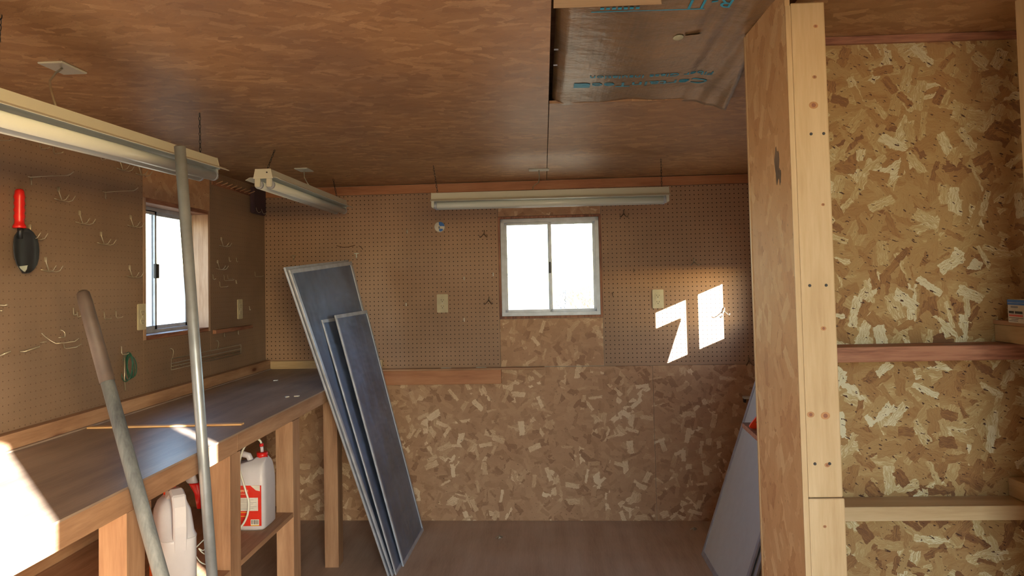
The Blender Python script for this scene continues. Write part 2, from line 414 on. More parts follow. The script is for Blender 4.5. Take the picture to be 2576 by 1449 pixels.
# back wall (its own slightly turned frame)
wb = bpy.data.objects.new('wall_back', bpy.data.meshes.new('wall_back')); C.objects.link(wb)
wb.matrix_basis = BM; struct(wb); wb.data.materials.append(M_siding)
BX0, BX1, BZ0, BZ1 = -0.268, 0.352, 1.252, 1.870
bm = bmesh.new()
for (x0, x1, z0, z1) in ((-1.90, BX0, 0, 2.26), (BX1, 1.45, 0, 2.26), (BX0, BX1, 0, BZ0), (BX0, BX1, BZ1, 2.26)):
    B(bm, x0, x1, .011, .11, z0, z1)
bm.to_mesh(wb.data); bm.free()
def bpanel(nm, x0, x1, z0, z1, mat): return obj(nm, box(x0+.001, x1-.001, 0, .010, z0+.001, z1-.001), mat, wb, local=True)
bpanel('pegboard_panel', -1.80, -0.278, 0.942, 2.043, M_pegB)
bpanel('pegboard_panel', 0.362, 1.33, 0.942, 2.043, M_pegB)
bpanel('osb_panel', -0.278, 0.362, 0.945, BZ0-.012, M_back)
bpanel('osb_panel', -0.278, 0.362, BZ1+.012, 2.043, M_back)
bpanel('osb_panel', -1.80, 0.655, 0, 0.942, M_back)
bpanel('osb_panel', 0.655, 1.33, 0, 0.942, M_back)
M_plate2 = wood('top_plate_pine', 'x', P(150, 92, 54), P(178, 116, 72), P(196, 136, 90), 0.55, 0.3)
tp = obj('trim_2', box(-1.775, 1.30, -.006, .010, 2.045, 2.100), M_plate2); tp.matrix_basis = BM; struct(tp)

# right wall with its small window and the slit that lets a strip of sun in
wr = struct(obj('wall_right', bmesh.new(), M_siding))
RY0, RY1, RZ0, RZ1 = 3.93, 4.44, 1.17, 1.545
bm = bmesh.new()
for (y0, y1, z0, z1) in ((-0.255, RY0, 0, 2.26), (RY1, 4.95, 0, 2.26), (RY0, RY1, 0, RZ0), (RY0, RY1, RZ1, 2.26), (-0.72, -0.32, 0, 2.26), (-0.32, -0.255, 2.08, 2.26)):
    B(bm, XR+.011, XR+.03, y0, y1, z0, z1)
bm.to_mesh(wr.data)
for (y0, y1, z0, z1) in ((-0.25, RY0, 0, H), (RY1, 4.7, 0, H), (RY0, RY1, 0, RZ0), (RY0, RY1, RZ1, H)):
    obj('osb_panel', box(XR, XR+.010, y0+.001, y1-.001, z0, z1), M_old['z'], wr)
# front wall: the doorway the sun comes through (behind the photographer)
wf = struct(obj('wall_front', bmesh.new(), M_siding))
bm = bmesh.new()
for (x0, x1, z0, z1) in ((-1.89, -0.06, 0, 2.26), (0.912, XR+.03, 0, 2.26), (-0.06, 0.912, 2.07, 2.26)):
    B(bm, x0, x1, -0.63, -0.60, z0, z1)
bm.to_mesh(wf.data)
bm = bmesh.new()
struct(obj('trim_3', B(bm, -1.89, XR+.03, -0.599, -0.597, 2.08, H), M_old['x']))

# windows
def window(nm, x0, x1, z0, z1, M, parts, d=0.05, latch=True, nm2=None, sash_mid=0.5, latch_w=.007):
    """aluminium sliding window in a local frame: x along the wall, y outward, z up"""
    root = bpy.data.objects.new(nm, None); C.objects.link(root); root.matrix_basis = M; struct(root)
    def part(n, bm, mat, par=None): return obj(n, bm, mat, par or root, local=True)
    t = 0.022
    bm = bmesh.new()
    B(bm, x0, x1, d, d+.035, z1-t, z1); B(bm, x0, x1, d-.006, d+.035, z0, z0+t)
    B(bm, x0, x0+t, d, d+.035, z0, z1); B(bm, x1-t, x1, d, d+.035, z0, z1)
    B(bm, x0+t, x1-t, d+.004, d+.008, z1-t-.004, z1-t)
    part('frame', bm, M_alu)
    xm = x0+(x1-x0)*sash_mid
    for (a, b, dy) in ((x0+t, xm+.012, .004), (xm-.012, x1-t, .016)):
        s = .017
        bm = bmesh.new()
        B(bm, a, b, d+dy, d+dy+.012, z1-t-s, z1-t); B(bm, a, b, d+dy, d+dy+.012, z0+t, z0+t+s)
        B(bm, a, a+s, d+dy, d+dy+.012, z0+t, z1-t); B(bm, b-s, b, d+dy, d+dy+.012, z0+t, z1-t)
        sa = part('sash', bm, M_alu)
        part('pane', box(a+s, b-s, d+dy+.005, d+dy+.007, z0+t+s, z1-t-s), M_glass, sa)
    if latch: part('latch', box(xm-latch_w, xm+latch_w*.8, d-.008, d+.004, (z0+z1)/2-.040, (z0+z1)/2+.030, bevel=.002), M_black)
    return root
window('window_1', BX0+.004, BX1-.004, BZ0+.006, BZ1-.004, BM, None, d=0.018, sash_mid=0.5)
jb = bpy.data.objects.new('trim_4', bpy.data.meshes.new('trim_4')); C.objects.link(jb); jb.matrix_basis = BM; struct(jb)
jb.data.materials.append(M_red['z']); bm = bmesh.new()
B(bm, BX0-.010, BX0+.003, -.002, .10, BZ0-.010, BZ1+.010); B(bm, BX1-.003, BX1+.010, -.002, .10, BZ0-.010, BZ1+.010)
B(bm, BX0+.003, BX1-.003, -.002, .10, BZ0-.010, BZ0+.005); B(bm, BX0+.003, BX1-.003, -.002, .10, BZ1-.003, BZ1+.010)
bm.to_mesh(jb.data); bm.free()
# left window: frame set at the outside of the wall, deep pine jambs inside. local x runs along +y of the room
LM = Matrix(((0, -1, 0, XL), (1, 0, 0, 0), (0, 0, 1, 0), (0, 0, 0, 1)))
window('window_2', LY0+.001, LY1-.001, LZ0+.001, LZ1-.001, LM, None, d=0.09, sash_mid=0.42, latch_w=.02)
jb = struct(obj('trim_5', bmesh.new(), M_jamb)); bm = bmesh.new()
B(bm, XL-.085, XL+.001, LY1-.004, LY1+.018, LZ0-.012, LZ1+.012); B(bm, XL-.085, XL+.001, LY0-.018, LY0+.004, LZ0-.012, LZ1+.012)
bm.to_mesh(jb.data)
jb = struct(obj('trim_6', bmesh.new(), M_red['y'])); bm = bmesh.new()
B(bm, XL-.085, XL+.001, LY0+.004, LY1-.004, LZ1-.008, LZ1+.012); B(bm, XL-.085, XL+.001, LY0+.004, LY1-.004, LZ0-.012, LZ0+.008)
bm.to_mesh(jb.data)
RM = Matrix(((0, 1, 0, XR+.005), (-1, 0, 0, 0), (0, 0, 1, 0), (0, 0, 0, 1)))
# right window: thin frame with a middle bar
r3 = bpy.data.objects.new('window_3', None); C.objects.link(r3); struct(r3)
bm = bmesh.new()
B(bm, XR, XR+.02, RY0, RY0+.02, RZ0, RZ1); B(bm, XR, XR+.02, RY1-.02, RY1, RZ0, RZ1)
B(bm, XR, XR+.02, RY0, RY1, RZ0, RZ0+.018); B(bm, XR, XR+.02, RY0, RY1, RZ1-.018, RZ1); B(bm, XR, XR+.02, 4.172, 4.234, RZ0, RZ1)
obj('frame', bm, M_alu, r3)
for a, b in ((RY0+.02, 4.172), (4.234, RY1-.02)): obj('pane', box(XR+.008, XR+.010, a, b, RZ0+.018, RZ1-.018), M_glass, r3)

# ------------------------------------------------------------------ partition, post, header
PY = 2.04
pw = struct(obj('wall_right_partition', box(0.600, XR-.001, PY+.012, PY+.05, 0, 2.10), M_pine['x']))
obj('osb_panel', box(0.580, XR-.002, PY, PY+.011, 0, 2.083), M_right, pw)
obj('osb_panel', box(0.605, XR-.002, PY+.051, PY+.062, 0, 2.083), M_back, pw)
obj('top_strip', box(0.567, XR-.002, PY-.012, PY, 2.083, 2.103), M_red['x'], pw)
# the clad return between partition and post
rt = struct(obj('trim_7', box(0.5445, 0.5555, 1.664, 1.985, 0, 2.10), M_post))
for (yc, zc, ry, rz) in ((1.757, 1.722, .016, .040), (1.738, 1.694, .008, .018)):
    bm = prism(bmesh.new(), [(yc+ry*math.cos(a)*(1+.25*math.sin(3*a)), zc+rz*math.sin(a)*(1+.2*math.cos(5*a))) for a in [2*PI*k/22 for k in range(22)]], 'x', .5440, .5446)
    obj('dark_stain', bm, flat('stained_strand', (84, 74, 62), .8, var=.2), rt)
struct(obj('trim_10', box(0.5445, 0.5556, 1.6605, 1.6635, 0, 2.06), M_pine['z']))
struct(obj('trim_8', box(0.543, 0.5555, 1.987, 1.999, 0, 2.10), M_pine['z'], bevel=.002))
struct(obj('trim_9', box(0.556, 0.594, 1.96, 1.999, 0, 2.10), M_pine['z']))
post = thing('corner_post', 'tall pale pine post with knots and dark screw heads at the end of the partition', 'post', (0.593, 1.70, 0))
obj('upper_stud', box(0.556, 0.6292, 1.66, 1.749, 0.991, 2.066), M_pine['z'], post, bevel=.003)
obj('lower_stud', box(0.556, 0.6325, 1.66, 1.749, 0.0, 0.989), M_pine['z'], post, bevel=.003)
for (z, xx) in ((1.775, (.590, .617)), (1.445, (.575, .610)), (1.063, (.572, .603))):
    for x in xx:
        bm = bmesh.new(); bmesh.ops.create_cone(bm, cap_ends=True, segments=12, radius1=.0035, radius2=.0030, depth=.002, matrix=Matrix.Translation((x, 1.6595, z)) @ Matrix.Rotation(PI/2, 4, 'X'))
        obj('screw_head', bm, M_black, post)
M_knot = flat('knot_wood', (168, 126, 84), 0.6, var=.12); M_knotc = flat('knot_core', (118, 76, 54), 0.6, var=.1)
for (px_, z, r) in ((.5975, 1.838, .010), (.6085, 2.012, .005), (.602, 1.90, .005), (.598, 1.165, .010), (.567, 1.168, .008), (.601, 1.352, .006), (.598, 1.06, .006), (.588, .93, .004), (.610, 1.62, .004)):
    bm = bmesh.new(); bmesh.ops.create_cone(bm, cap_ends=True, segments=14, radius1=r, radius2=r*.95, depth=.0006, matrix=Matrix.Translation((px_, 1.6598, z)) @ Matrix.Rotation(PI/2, 4, 'X') @ Matrix.Diagonal((1, .8, 1, 1)))
    kn = obj('knot', bm, M_knot, post)
    bm = bmesh.new(); bmesh.ops.create_cone(bm, cap_ends=True, segments=10, radius1=r*.5, radius2=r*.4, depth=.0006, matrix=Matrix.Translation((px_, 1.6594, z)) @ Matrix.Rotation(PI/2, 4, 'X'))
    obj('knot_core', bm, M_knotc, kn)
def lin(o, label, cat, group=None): return tag(o, label, cat, group)
lin(obj('stud', box(1.0585, 1.20, 1.66, 1.698, 0.0, 2.066), M_pine['z'], bevel=.002), 'pale pine stud cut off by the right edge of the picture', 'stud')
bm = prism(bmesh.new(), [(0.036, 1.55), (0.250, 1.55), (0.272, 1.640), (0.036, 1.640)], 'z', 2.066, 2.1035)
lin(obj('header_board', bm, M_pine['x']), 'short pale header board with slanted end under the ceiling, left of the post', 'board')
bm = prism(bmesh.new(), [(0.41, 1.585), (1.29, 1.640), (1.29, 1.532), (0.38, 1.50)], 'z', 2.0705, 2.1035)
lin(obj('header_board', bm, M_pine['x']), 'long pale header board resting across the top of the corner post', 'board')
lin(obj('cross_brace', box(0.64, XR-.003, 1.95, PY-.001, 1.245, 1.2835), M_red['x'], bevel=.002), 'reddish brown weathered two by four laid flat across the partition', 'brace')
lin(obj('cross_brace', box(0.64, XR-.003, 1.95, PY-.001, 0.848, 0.884), M_pine['x'], bevel=.002), 'pale pine two by four laid flat across the lower partition', 'brace')
c = thing('wall_cleat', 'pale pine cleat with thin board on top, holding the small white and blue box', 'cleat', (1.24, 1.7, 1.2845))
obj('cleat_body', box(1.178, XR-.003, 1.2, 2.037, 1.2845, 1.3295), M_pine['y'], c, bevel=.002)
obj('top_board', box(1.176, XR-.003, 1.2, 2.037, 1.3300, 1.3400), M_old['y'], c)
lin(obj('wall_cleat', box(1.195, XR-.003, 1.2, 2.037, 0.885, 0.932), M_pine['y'], bevel=.002), 'pine cleat running along the right wall above the lower cross brace', 'cleat')
# small box of tacks, only its left part in view
bx = thing('paper_box', 'small white paper box with blue top band on the right wall cleat', 'box', (1.200, 1.885, 1.3408), math.radians(-4))
def lob(name, bm, mat, parent): return obj(name, bm, mat, parent, local=True)
lob('carton', box(-.055, .055, -.040, .036, 0, .057, bevel=.001), M_paper, bx)
lob('blue_band', box(-.0554, .0554, -.0404, .0364, .0435, .0485), M_blue2, bx)
lob('blue_band', box(-.0554, .0554, -.0404, .0364, .0495, .0560), M_blue2, bx)
lob('blue_mark', box(-.0556, -.0548, -.010, .021, .0365, .0405), MATS['grey_print'] if 'grey_print' in MATS else flat('grey_print', (120, 128, 140), .5), bx)
lob('red_line', box(-.0556, -.0548, -.030, .030, .0155, .0200), M_pinkr, bx)
for (a, b) in ((.030, .0215), (.0205, .013), (.012, .008), (.003, -.006), (-.007, -.014), (-.015, -.022), (-.023, -.029)):
    lob('print_mark', box(-.0556, -.0548, b, a, .0225, .0285), M_ink, bx)
for (a, b, z) in ((.031, -.032, .0115), (.020, -.010, .0080), (.031, -.008, .0040)):
    lob('print_line', box(-.0556, -.0548, b, a, z, z+.0010), M_ink, bx)
for i in range(9): lob('print_line', box(-.050, -.020, -.0406, -.0398, .006+i*.0042, .0066+i*.0042), M_ink, bx)

# corner shelf behind the partition, with the orange piece
obs = obj('corner_shelf', prism(bmesh.new(), [(0.607, 2.104), (0.627, 2.476), (1.0, 2.476), (1.1, 2.104)], 'z', 0.985, 1.0), M_red['x'])
tag(obs, 'dark brown shelf board sticking out behind the partition post', 'shelf')
def rounded_tri(c, pts, r=.012):
    out = []
    n = len(pts)
    for i in range(n):
        p, a, b = Vector(pts[i]), Vector(pts[i-1]), Vector(pts[(i+1) % n])
        d1 = (a-p).normalized()*r; d2 = (b-p).normalized()*r
        for t in (0, .33, .66, 1): q = ((1-t)**2)*(p+d1)+2*t*(1-t)*p+t*t*(p+d2); out.append((q.x, q.y))
    return out
og = thing('orange_plate', 'bright orange rounded triangular plastic piece with small hole on dark shelf', 'plastic part', (0.68, 2.38, 1.0))
obj('body', prism(bmesh.new(), rounded_tri(0, [(0.615, 1.0005), (0.80, 1.0005), (0.74, 1.14), (0.70, 1.10)], .02), 'y', 2.371, 2.379), M_orangep, og)
bm = bmesh.new(); bmesh.ops.create_cone(bm, cap_ends=True, segments=16, radius1=.004, radius2=.004, depth=.0115, matrix=Matrix.Translation((.648, 2.375, 1.020)) @ Matrix.Rotation(PI/2, 4, 'X') @ Matrix.Diagonal((1.3, .8, 1, 1)))
obj('hole', bm, M_dark, og)
br = thing('white_bracket', 'small white bracket on the wall behind the leaning grey screens', 'bracket', (1.20, 4.66, .73))
obj('arm', box(1.185, 1.225, 4.61, 4.656, .738, .752, bevel=.002), M_white, br)
obj('leg', box(1.19, 1.20, 4.625, 4.657, .715, .738), M_dark, br)

# ------------------------------------------------------------------ work bench
ZB = 0.955
bench = thing('work_bench', 'long dark-topped wooden work bench along the left pegboard wall', 'workbench', (-1.43, 2.8, 0))
BE = -1.103
obj('top_board', box(XL+.002, BE+.004, -0.05, 4.728, ZB-.006, ZB), M_top, bench)
obj('sub_top', box(XL+.002, BE-.040, -0.05, 4.728, ZB-.024, ZB-.0065), M_old['y'], bench)
obj('front_rail', box(BE-.038, BE, -0.05, 2.668, .885, ZB-.0065), M_old['y'], bench, bevel=.002)
obj('front_rail', box(BE-.038, BE-.001, 2.670, 4.70, .887, ZB-.0065), M_old['y'], bench, bevel=.002)
obj('backsplash', box(XL+.001, XL+.039, -0.05, 4.728, ZB+.0005, 1.012), M_old['y'], bench, bevel=.002)
bm = bmesh.new(); B(bm, -1.735, -1.02, -.039, -.001, ZB+.0005, 1.004); bm.transform(BM)
obj('back_strip', bm, M_pine['x'], bench)
bm = bmesh.new(); B(bm, XL+.0395, XL+.052, -0.05, 4.70, ZB+.0005, ZB+.006); obj('bead', bm, M_top, bench)
for i, y in enumerate((0.6, 1.955, 2.606, 3.262, 3.962)):
    lg = obj('leg', box(BE-.0365, BE-.001, y, y+.089, 0, .8845), M_old['z'], bench)
    if i < 4:
        obj('leg_packer', box(BE-.076, BE-.0365, y, y+.089, .4945, .8845 if i != 1 else .866), M_old['z'], bench)
        obj('leg_packer', box(BE-.076, BE-.0365, y, y+.089, 0, .474), M_old['z'], bench)
    else: obj('leg_packer', box(BE-.074, BE-.0365, y, y+.089, 0, .8845), M_old['z'], bench)
    obj('cross_bearer', box(XL+.002, BE-.040 if i != 1 else BE-.002, y+.0895, y+.127, .845, .884), M_old['x'], bench, bevel=.002)
obj('cross_bearer', box(XL+.002, BE-.037, 1.956, 2.043, .867, .8845), M_red['x'], bench)
obj('lower_shelf', box(XL+.002, BE-.0375, 0.2, 3.358, .475, .494), M_old['y'], bench)
for ya, yb in ((0.69, 1.954), (2.045, 2.605), (2.696, 3.261)):
    obj('shelf_edge', box(BE-.0372, BE-.002, ya, yb, .475, .494), M_old['y'], bench)
obj('back_leg', box(XL+.001, XL+.089, 3.0, 3.038, 0, .474), M_old['z'], bench)

# ledge on the back wall, right of the bench
ld = thing('wall_ledge', 'narrow plywood ledge on a knotty ledger board beneath the back pegboard', 'ledge', (0, 4.7, 0), BROT)
obj('ledge_board', box(-1.02, -0.005, -.055, -.001, .934, .945), M_old['x'], ld, local=True, bevel=.001)
obj('ledger', box(-1.03, -0.274, -.038, -.001, .846, .9335), M_plate2, ld, local=True, bevel=.002)

# yard stick and little scraps on the bench
bm = bmesh.new(); B(bm, 0, .577, -.014, .014, 0, .006)
bm.transform(Matrix.Translation((-1.718, 2.786, ZB+.0003)) @ Matrix.Rotation(math.atan2(.027, .588), 4, 'Z'))
tag(obj('measuring_stick', bm, M_stick), 'thin yellow wooden stick lying across the work bench', 'stick')
for (x, y, a, lab) in ((-1.49, 4.13, .3, 'tiny white paper scrap on the far end of the bench top'), (-1.21, 3.50, 1.0, 'left one of two tiny pale scraps near the bench front edge'), (-1.17, 3.52, .2, 'right one of two tiny pale scraps near the bench front edge')):
    bm = bmesh.new(); prism(bm, [(-.012, -.006), (.008, -.008), (.013, .004), (-.004, .009)], 'z', 0, .004)
    bm.transform(Matrix.Translation((x, y, ZB+.0003)) @ Matrix.Rotation(a, 4, 'Z'))
    tag(obj('scrap', bm, M_paper), lab, 'scrap')
# thin white wires lying on the ledge
for (x, lab) in ((-.62, 'thin white wire lying on the wall ledge, left of the other one'), (-.40, 'short thin white wire on the wall ledge near the window')):
    bm = bmesh.new(); tube(bm, [(x-.03, -.03, .9465), (x, -.026, .9465), (x+.035, -.03, .9465)], .0015, 5); bm.transform(BM)
    tag(obj('wire', bm, M_white), lab, 'wire')

# ------------------------------------------------------------------ fluorescent shop lights
def chain(bm, p0, p1, n):
    p0, p1 = Vector(p0), Vector(p1); d = (p1-p0); L = d.length/n; q = d.to_track_quat('Z', 'Y').to_matrix().to_4x4()
    for i in range(n):
        m = Matrix.Translation(p0+d*((i+.5)/n)) @ q @ Matrix.Rotation(PI/2*(i % 2), 4, 'Z')
        pts = [m @ Vector((.0035*math.cos(a), 0, L*.62*math.sin(a))) for a in [2*PI*k/8 for k in range(8)]]
        tube(bm, pts, .0012, 4, closed=True)
def shop_light(label, M, L, chains, cord=None):
    """local: x along the fixture 0..L, y across, z up with 0 = top of housing"""
    root = thing('fluorescent_light', label, 'ceiling light', (0, 0, 0), 0, 'fluorescent shop lights hung from the ceiling')
    root.matrix_basis = M
    def part(n, bm, mat, par=None): return obj(n, bm, mat, par or root, local=True)
    part('housing', prism(bmesh.new(), [(-.034, 0), (.034, 0), (.042, -.036), (-.042, -.036)], 'x', .004, L-.004), M_white)
    part('reflector', prism(bmesh.new(), [(-.079, -.047), (-.060, -.036), (.060, -.036), (.079, -.047), (.078, -.0485), (.059, -.038), (-.059, -.038), (-.078, -.0485)], 'x', .001, L-.001), M_white)
    for x0, x1 in ((0, .004), (L-.004, L)):
        ec = part('end_cap', prism(bmesh.new(), [(-.035, .001), (.035, .001), (.044, -.042), (-.044, -.042)], 'x', x0, x1), M_white)
        bm = bmesh.new(); xs_ = x0-.001 if x0 == 0 else x1
        bmesh.ops.create_cone(bm, cap_ends=True, segments=12, radius1=.0035, radius2=.0035, depth=.002, matrix=Matrix.Translation((xs_, -.018, -.015)) @ Matrix.Rotation(PI/2, 4, 'Y'))
        part('knockout', bm, M_dark, ec)
        for s in (-1, 1):
            bm = bmesh.new(); xa, xb = (x0, x0+.016) if x0 == 0 else (x1-.016, x1)
            B(bm, xa, xb, s*.026-.012, s*.026+.012, -.078, -.040, bevel=.003); part('lamp_holder', bm, M_white, ec)
    for s in (-1, 1):
        bm = bmesh.new(); tube(bm, [(.017, s*.026, -.067), (L-.017, s*.026, -.067)], .0185, 16)
        tb = part('tube', bm, M_tube)
        for xa, xb in ((.0165, .03), (L-.03, L-.0165)):
            bm = bmesh.new(); tube(bm, [(xa, s*.026, -.067), (xb, s*.026, -.067)], .0188, 16); part('tube_cap', bm, M_alu, tb)
    for (x, dx) in chains:
        bm = bmesh.new(); top = H-M.translation.z
        chain(bm, (x+dx, 0, top-.001), (x, 0, .003), max(6, int(top/.014)))
        part('chain', bm, M_black)
    return root
def RZ(a): return Matrix.Rotation(a, 4, 'Z')
shop_light('near white fluorescent light over the bench, cut off by the left picture edge', Matrix.Translation((-1.227, 1.50, 1.9195)) @ RZ(PI/2) @ Matrix.Rotation(-0.0245, 4, 'Y'), 1.225, ((.14, .02), (1.16, .0)))
shop_light('far white fluorescent light over the bench, showing its end cap with tube sockets', Matrix.Translation((-1.227, 3.268, 1.992)) @ RZ(PI/2), 1.275, ((.05, .1), (1.20, -.08)))
shop_light('white fluorescent light hung crosswise above the back window', Matrix.Translation((-.585, 4.0, 1.951)), 1.252, ((.03, -.02), (1.22, .0)))
# ceiling plates with cords down to the lights
def cplate(label, x, y, rot, cordpts):
    root = thing('ceiling_plate', label, 'cover plate', (x, y, H), rot, 'blank ceiling plates with light cords')
    obj('plate', box(-.036, .036, -.058, .058, -.006, -.0005, bevel=.002), M_white, root, local=True)
    bm = bmesh.new(); tube(bm, cordpts, .003, 6); obj('cord', bm, M_wire, root)
cplate('white square plate on the ceiling above the near bench light, with beige cord', -1.345, 2.06, 0,
       [(-1.345, 2.06, H-.003), (-1.330, 2.005, 2.070), (-1.312, 1.955, 2.035), (-1.285, 1.915, 2.010), (-1.255, 1.880, 1.975), (-1.235, 1.870, 1.930)])
cplate('white plate on the ceiling above the far bench light', -1.28, 4.01, 0,
       [(-1.28, 4.01, H-.003), (-1.278, 4.01, 2.06), (-1.262, 4.01, 2.03), (-1.235, 4.01, 1.994)])
cplate('white plate at the ceiling above the back window light, with brown cord', -.012, 4.25, PI/2,
       [(-.012, 4.25, H-.003), (-.01, 4.24, 2.06), (-.015, 4.18, 2.02), (-.035, 4.09, 1.995), (-.045, 4.02, 1.975), (-.045, 4.0, 1.953)])

# ------------------------------------------------------------------ insulation batt in the ceiling opening
bt = thing('insulation_batt', 'brown kraft-faced insulation batt sagging from the ceiling opening', 'insulation', (0.33, 2.2, H))
bm = bmesh.new(); NX, NY = 40, 44; grid = []
def batt_z(u, v):
    z = H+.012 - .012*math.sin(PI*u)*math.sin(PI*v)
    if u < .06: z += .02*(1-u/.06)
    if v > .86: z -= (v-.86)/.14*(.010+.004*math.sin(u*9+.6)+.002*math.sin(u*23+1))
    if u > .78: z -= ((u-.78)/.22)**1.5*(.020+.022*max(0, v-.2))
    z += .002*math.sin(u*60+v*9)*(u > .72)
    return z
for j in range(NY+1):
    v = j/NY; row = []
    for i in range(NX+1):
        u = i/NX
        xr = 0.545+(0.672-0.545)*v
        y1 = 2.700+.007*math.sin(u*11)+.003*math.sin(u*29)+(.045*max(0, (u-.8)/.2) if u > .8 else 0)+(-.018 if u < .05 else 0)
        row.append(bm.verts.new((0.046+(xr-0.046)*u, 1.665+(y1-1.665)*v, batt_z(u, v))))
    grid.append(row)
for j in range(NY):
    for i in range(NX):
        f = bm.faces.new((grid[j][i], grid[j+1][i], grid[j+1][i+1], grid[j][i+1])); f.smooth = True
o = obj('kraft_facing', bm, M_kraft, bt); md = o.modifiers.new('thickness', 'SOLIDIFY'); md.thickness = .0015
obj('fibre', box(.09, .52, 1.74, 2.64, H+.025, 2.24, bevel=.02), M_fiber, bt)
def conform(o, gap=.0017):
    m = bt.matrix_basis; mi = m.inverted()
    for v in o.data.vertices:
        p = m @ v.co
        vv = max(0, min(1, (p.y-1.665)/(2.70-1.665))); xr = 0.545+(0.672-0.545)*vv; uu = max(0, min(1, (p.x-.046)/(xr-.046)))
        v.co = mi @ Vector((p.x, p.y, batt_z(uu, vv)-gap+(p.z-H)))
TM = lambda x, y, z, k=0: frame_m((x, y, z), (-1, k, 0), (k, 1, 0))
conform(text('print', 'CertainTeed', .080, M_blue, TM(.547, 2.424, H, .06), bt, 1.02))
conform(obj('print_arrow', prism(bmesh.new(), [(.115, 2.45), (.115, 2.51), (.168, 2.505), (.168, 2.455)], 'z', H, H+.0005), M_blue, bt))
conform(text('print', 'Fiber Glass Insulation', .052, M_blue, TM(.545, 2.338, H, .045), bt, .86))
conform(text('print', 'R-11', .075, M_blue, TM(.462, 1.745, H), bt, .8))
for k in range(7): conform(obj('print_mark', box(.15+k*.014, .159+k*.014, 1.775, 1.787, H, H+.0005), M_blue, bt))
conform(obj('print_line', box(.13, .40, 1.80, 1.804, H, H+.0005), M_blue, bt))
bm = bmesh.new(); bmesh.ops.create_uvsphere(bm, u_segments=12, v_segments=8, radius=1, matrix=Matrix.Translation((.372, 1.995, H+.001)) @ Matrix.Diagonal((.014, .022, .003, 1)))
obj('tear', bm, flat('pale_fibre', (190, 196, 170), .8), bt)
obj('torn_flap', prism(bmesh.new(), [(.385, 1.975), (.43, 1.965), (.425, 2.05), (.40, 2.04)], 'z', H-.002, H-.001), M_kraft, bt)
for y in (2.07, 2.22): obj('staple', box(.044, .056, y, y+.002, H+.002, H+.006), M_alu, bt)

# ------------------------------------------------------------------ insect screens leaning on the bench and on the right wall
def screen(label, nb, fb, ft, nt, w=.02, t=.010, mat=None, group=None, frame=None, mid=False):
    nb, fb, ft, nt = map(Vector, (nb, fb, ft, nt))
    loc = (nb+fb)/2; root = thing('window_screen', label, 'window screen', loc, 0, group)
    n = (fb-nb).cross(nt-nb).normalized()
    if n.x < 0 and nt.x < nb.x: n = -n
    def bar(nm, a, b, c, d):       # quad a,b,c,d extruded by t along n
        bm = bmesh.new(); V = [bm.verts.new(p) for p in (a, b, c, d)]; U = [bm.verts.new(p-n*t) for p in (a, b, c, d)]
        bm.faces.new(V); bm.faces.new(U[::-1])
        for i in range(4): bm.faces.new((V[i], U[i], U[(i+1) % 4], V[(i+1) % 4]))
        bmesh.ops.recalc_face_normals(bm, faces=bm.faces[:]); return obj(nm, bm, frame or M_alu, root, bevel=.0015)
    def P2(u, v): return (nb*(1-u)+fb*u)*(1-v)+(nt*(1-u)+ft*u)*v
    W_, H_ = (fb-nb).length, (nt-nb).length; wu, wv = w/W_, w/H_
    bar('frame_rail', P2(0, 0), P2(1, 0), P2(1, wv), P2(0, wv)); bar('frame_rail', P2(0, 1-wv), P2(1, 1-wv), P2(1, 1), P2(0, 1))
    bar('frame_stile', P2(0, wv), P2(wu, wv), P2(wu, 1-wv), P2(0, 1-wv)); bar('frame_stile', P2(1-wu, wv), P2(1, wv), P2(1, 1-wv), P2(1-wu, 1-wv))
    bm = bmesh.new(); N = 24; NUx = 8; G = []
    for j in range(N+1):
        r = []
        for i in range(NUx+1):
            u = wu+(1-2*wu)*i/NUx; v = wv+(1-2*wv)*j/N
            r.append(bm.verts.new(P2(u, v)-n*(t*.45)+n*.0025*math.sin(v*9+u*5)*math.sin(PI*i/NUx)))
        G.append(r)
    for j in range(N):
        for i in range(NUx):
            f = bm.faces.new((G[j][i], G[j+1][i], G[j+1][i+1], G[j][i+1])); f.smooth = True
    obj('mesh', bm, mat or M_mesh, root)
    return root
gS = 'window screens leaning on the bench'
screen('rearmost tall screen against the bench, almost hidden by the tall one before it', (-.812, 3.835, .001), (-.790, 4.53, .001), (-1.172, 4.50, 1.626), (-1.268, 3.66, 1.568), .022, .010, group=gS)
screen('tall wide dark mesh screen with silver frame leaning on the bench', (-.794, 3.842, .001), (-.772, 4.537, .001), (-1.152, 4.50, 1.618), (-1.250, 3.67, 1.556), .022, .010, group=gS)
screen('narrow middle screen showing only its left edge behind the front one', (-.779, 3.85, .001), (-.762, 4.535, .001), (-1.095, 4.48, 1.30), (-1.150, 3.87, 1.297), .018, .007, group=gS)
screen('foremost shorter dark mesh screen with silver frame, ahead of the tall one', (-.762, 3.965, .001), (-.749, 4.54, .001), (-1.066, 4.51, 1.322), (-1.110, 3.98, 1.316), .020, .009, group=gS)
gR = 'grey screens leaning on the right wall'
screen('rear grey screen against the right wall, only its pale edge showing', (.818, 4.135, .001), (.818, 3.33, .001), (1.302, 3.33, 1.425), (1.302, 4.135, 1.425), .03, .012, mat=M_mesh2, group=gR)
screen('large light grey screen panel leaning right, behind the partition post', (.802, 4.11, .001), (.802, 3.372, .001), (1.283, 3.372, 1.40), (1.283, 4.11, 1.40), .026, .010, mat=M_mesh2, group=gR)

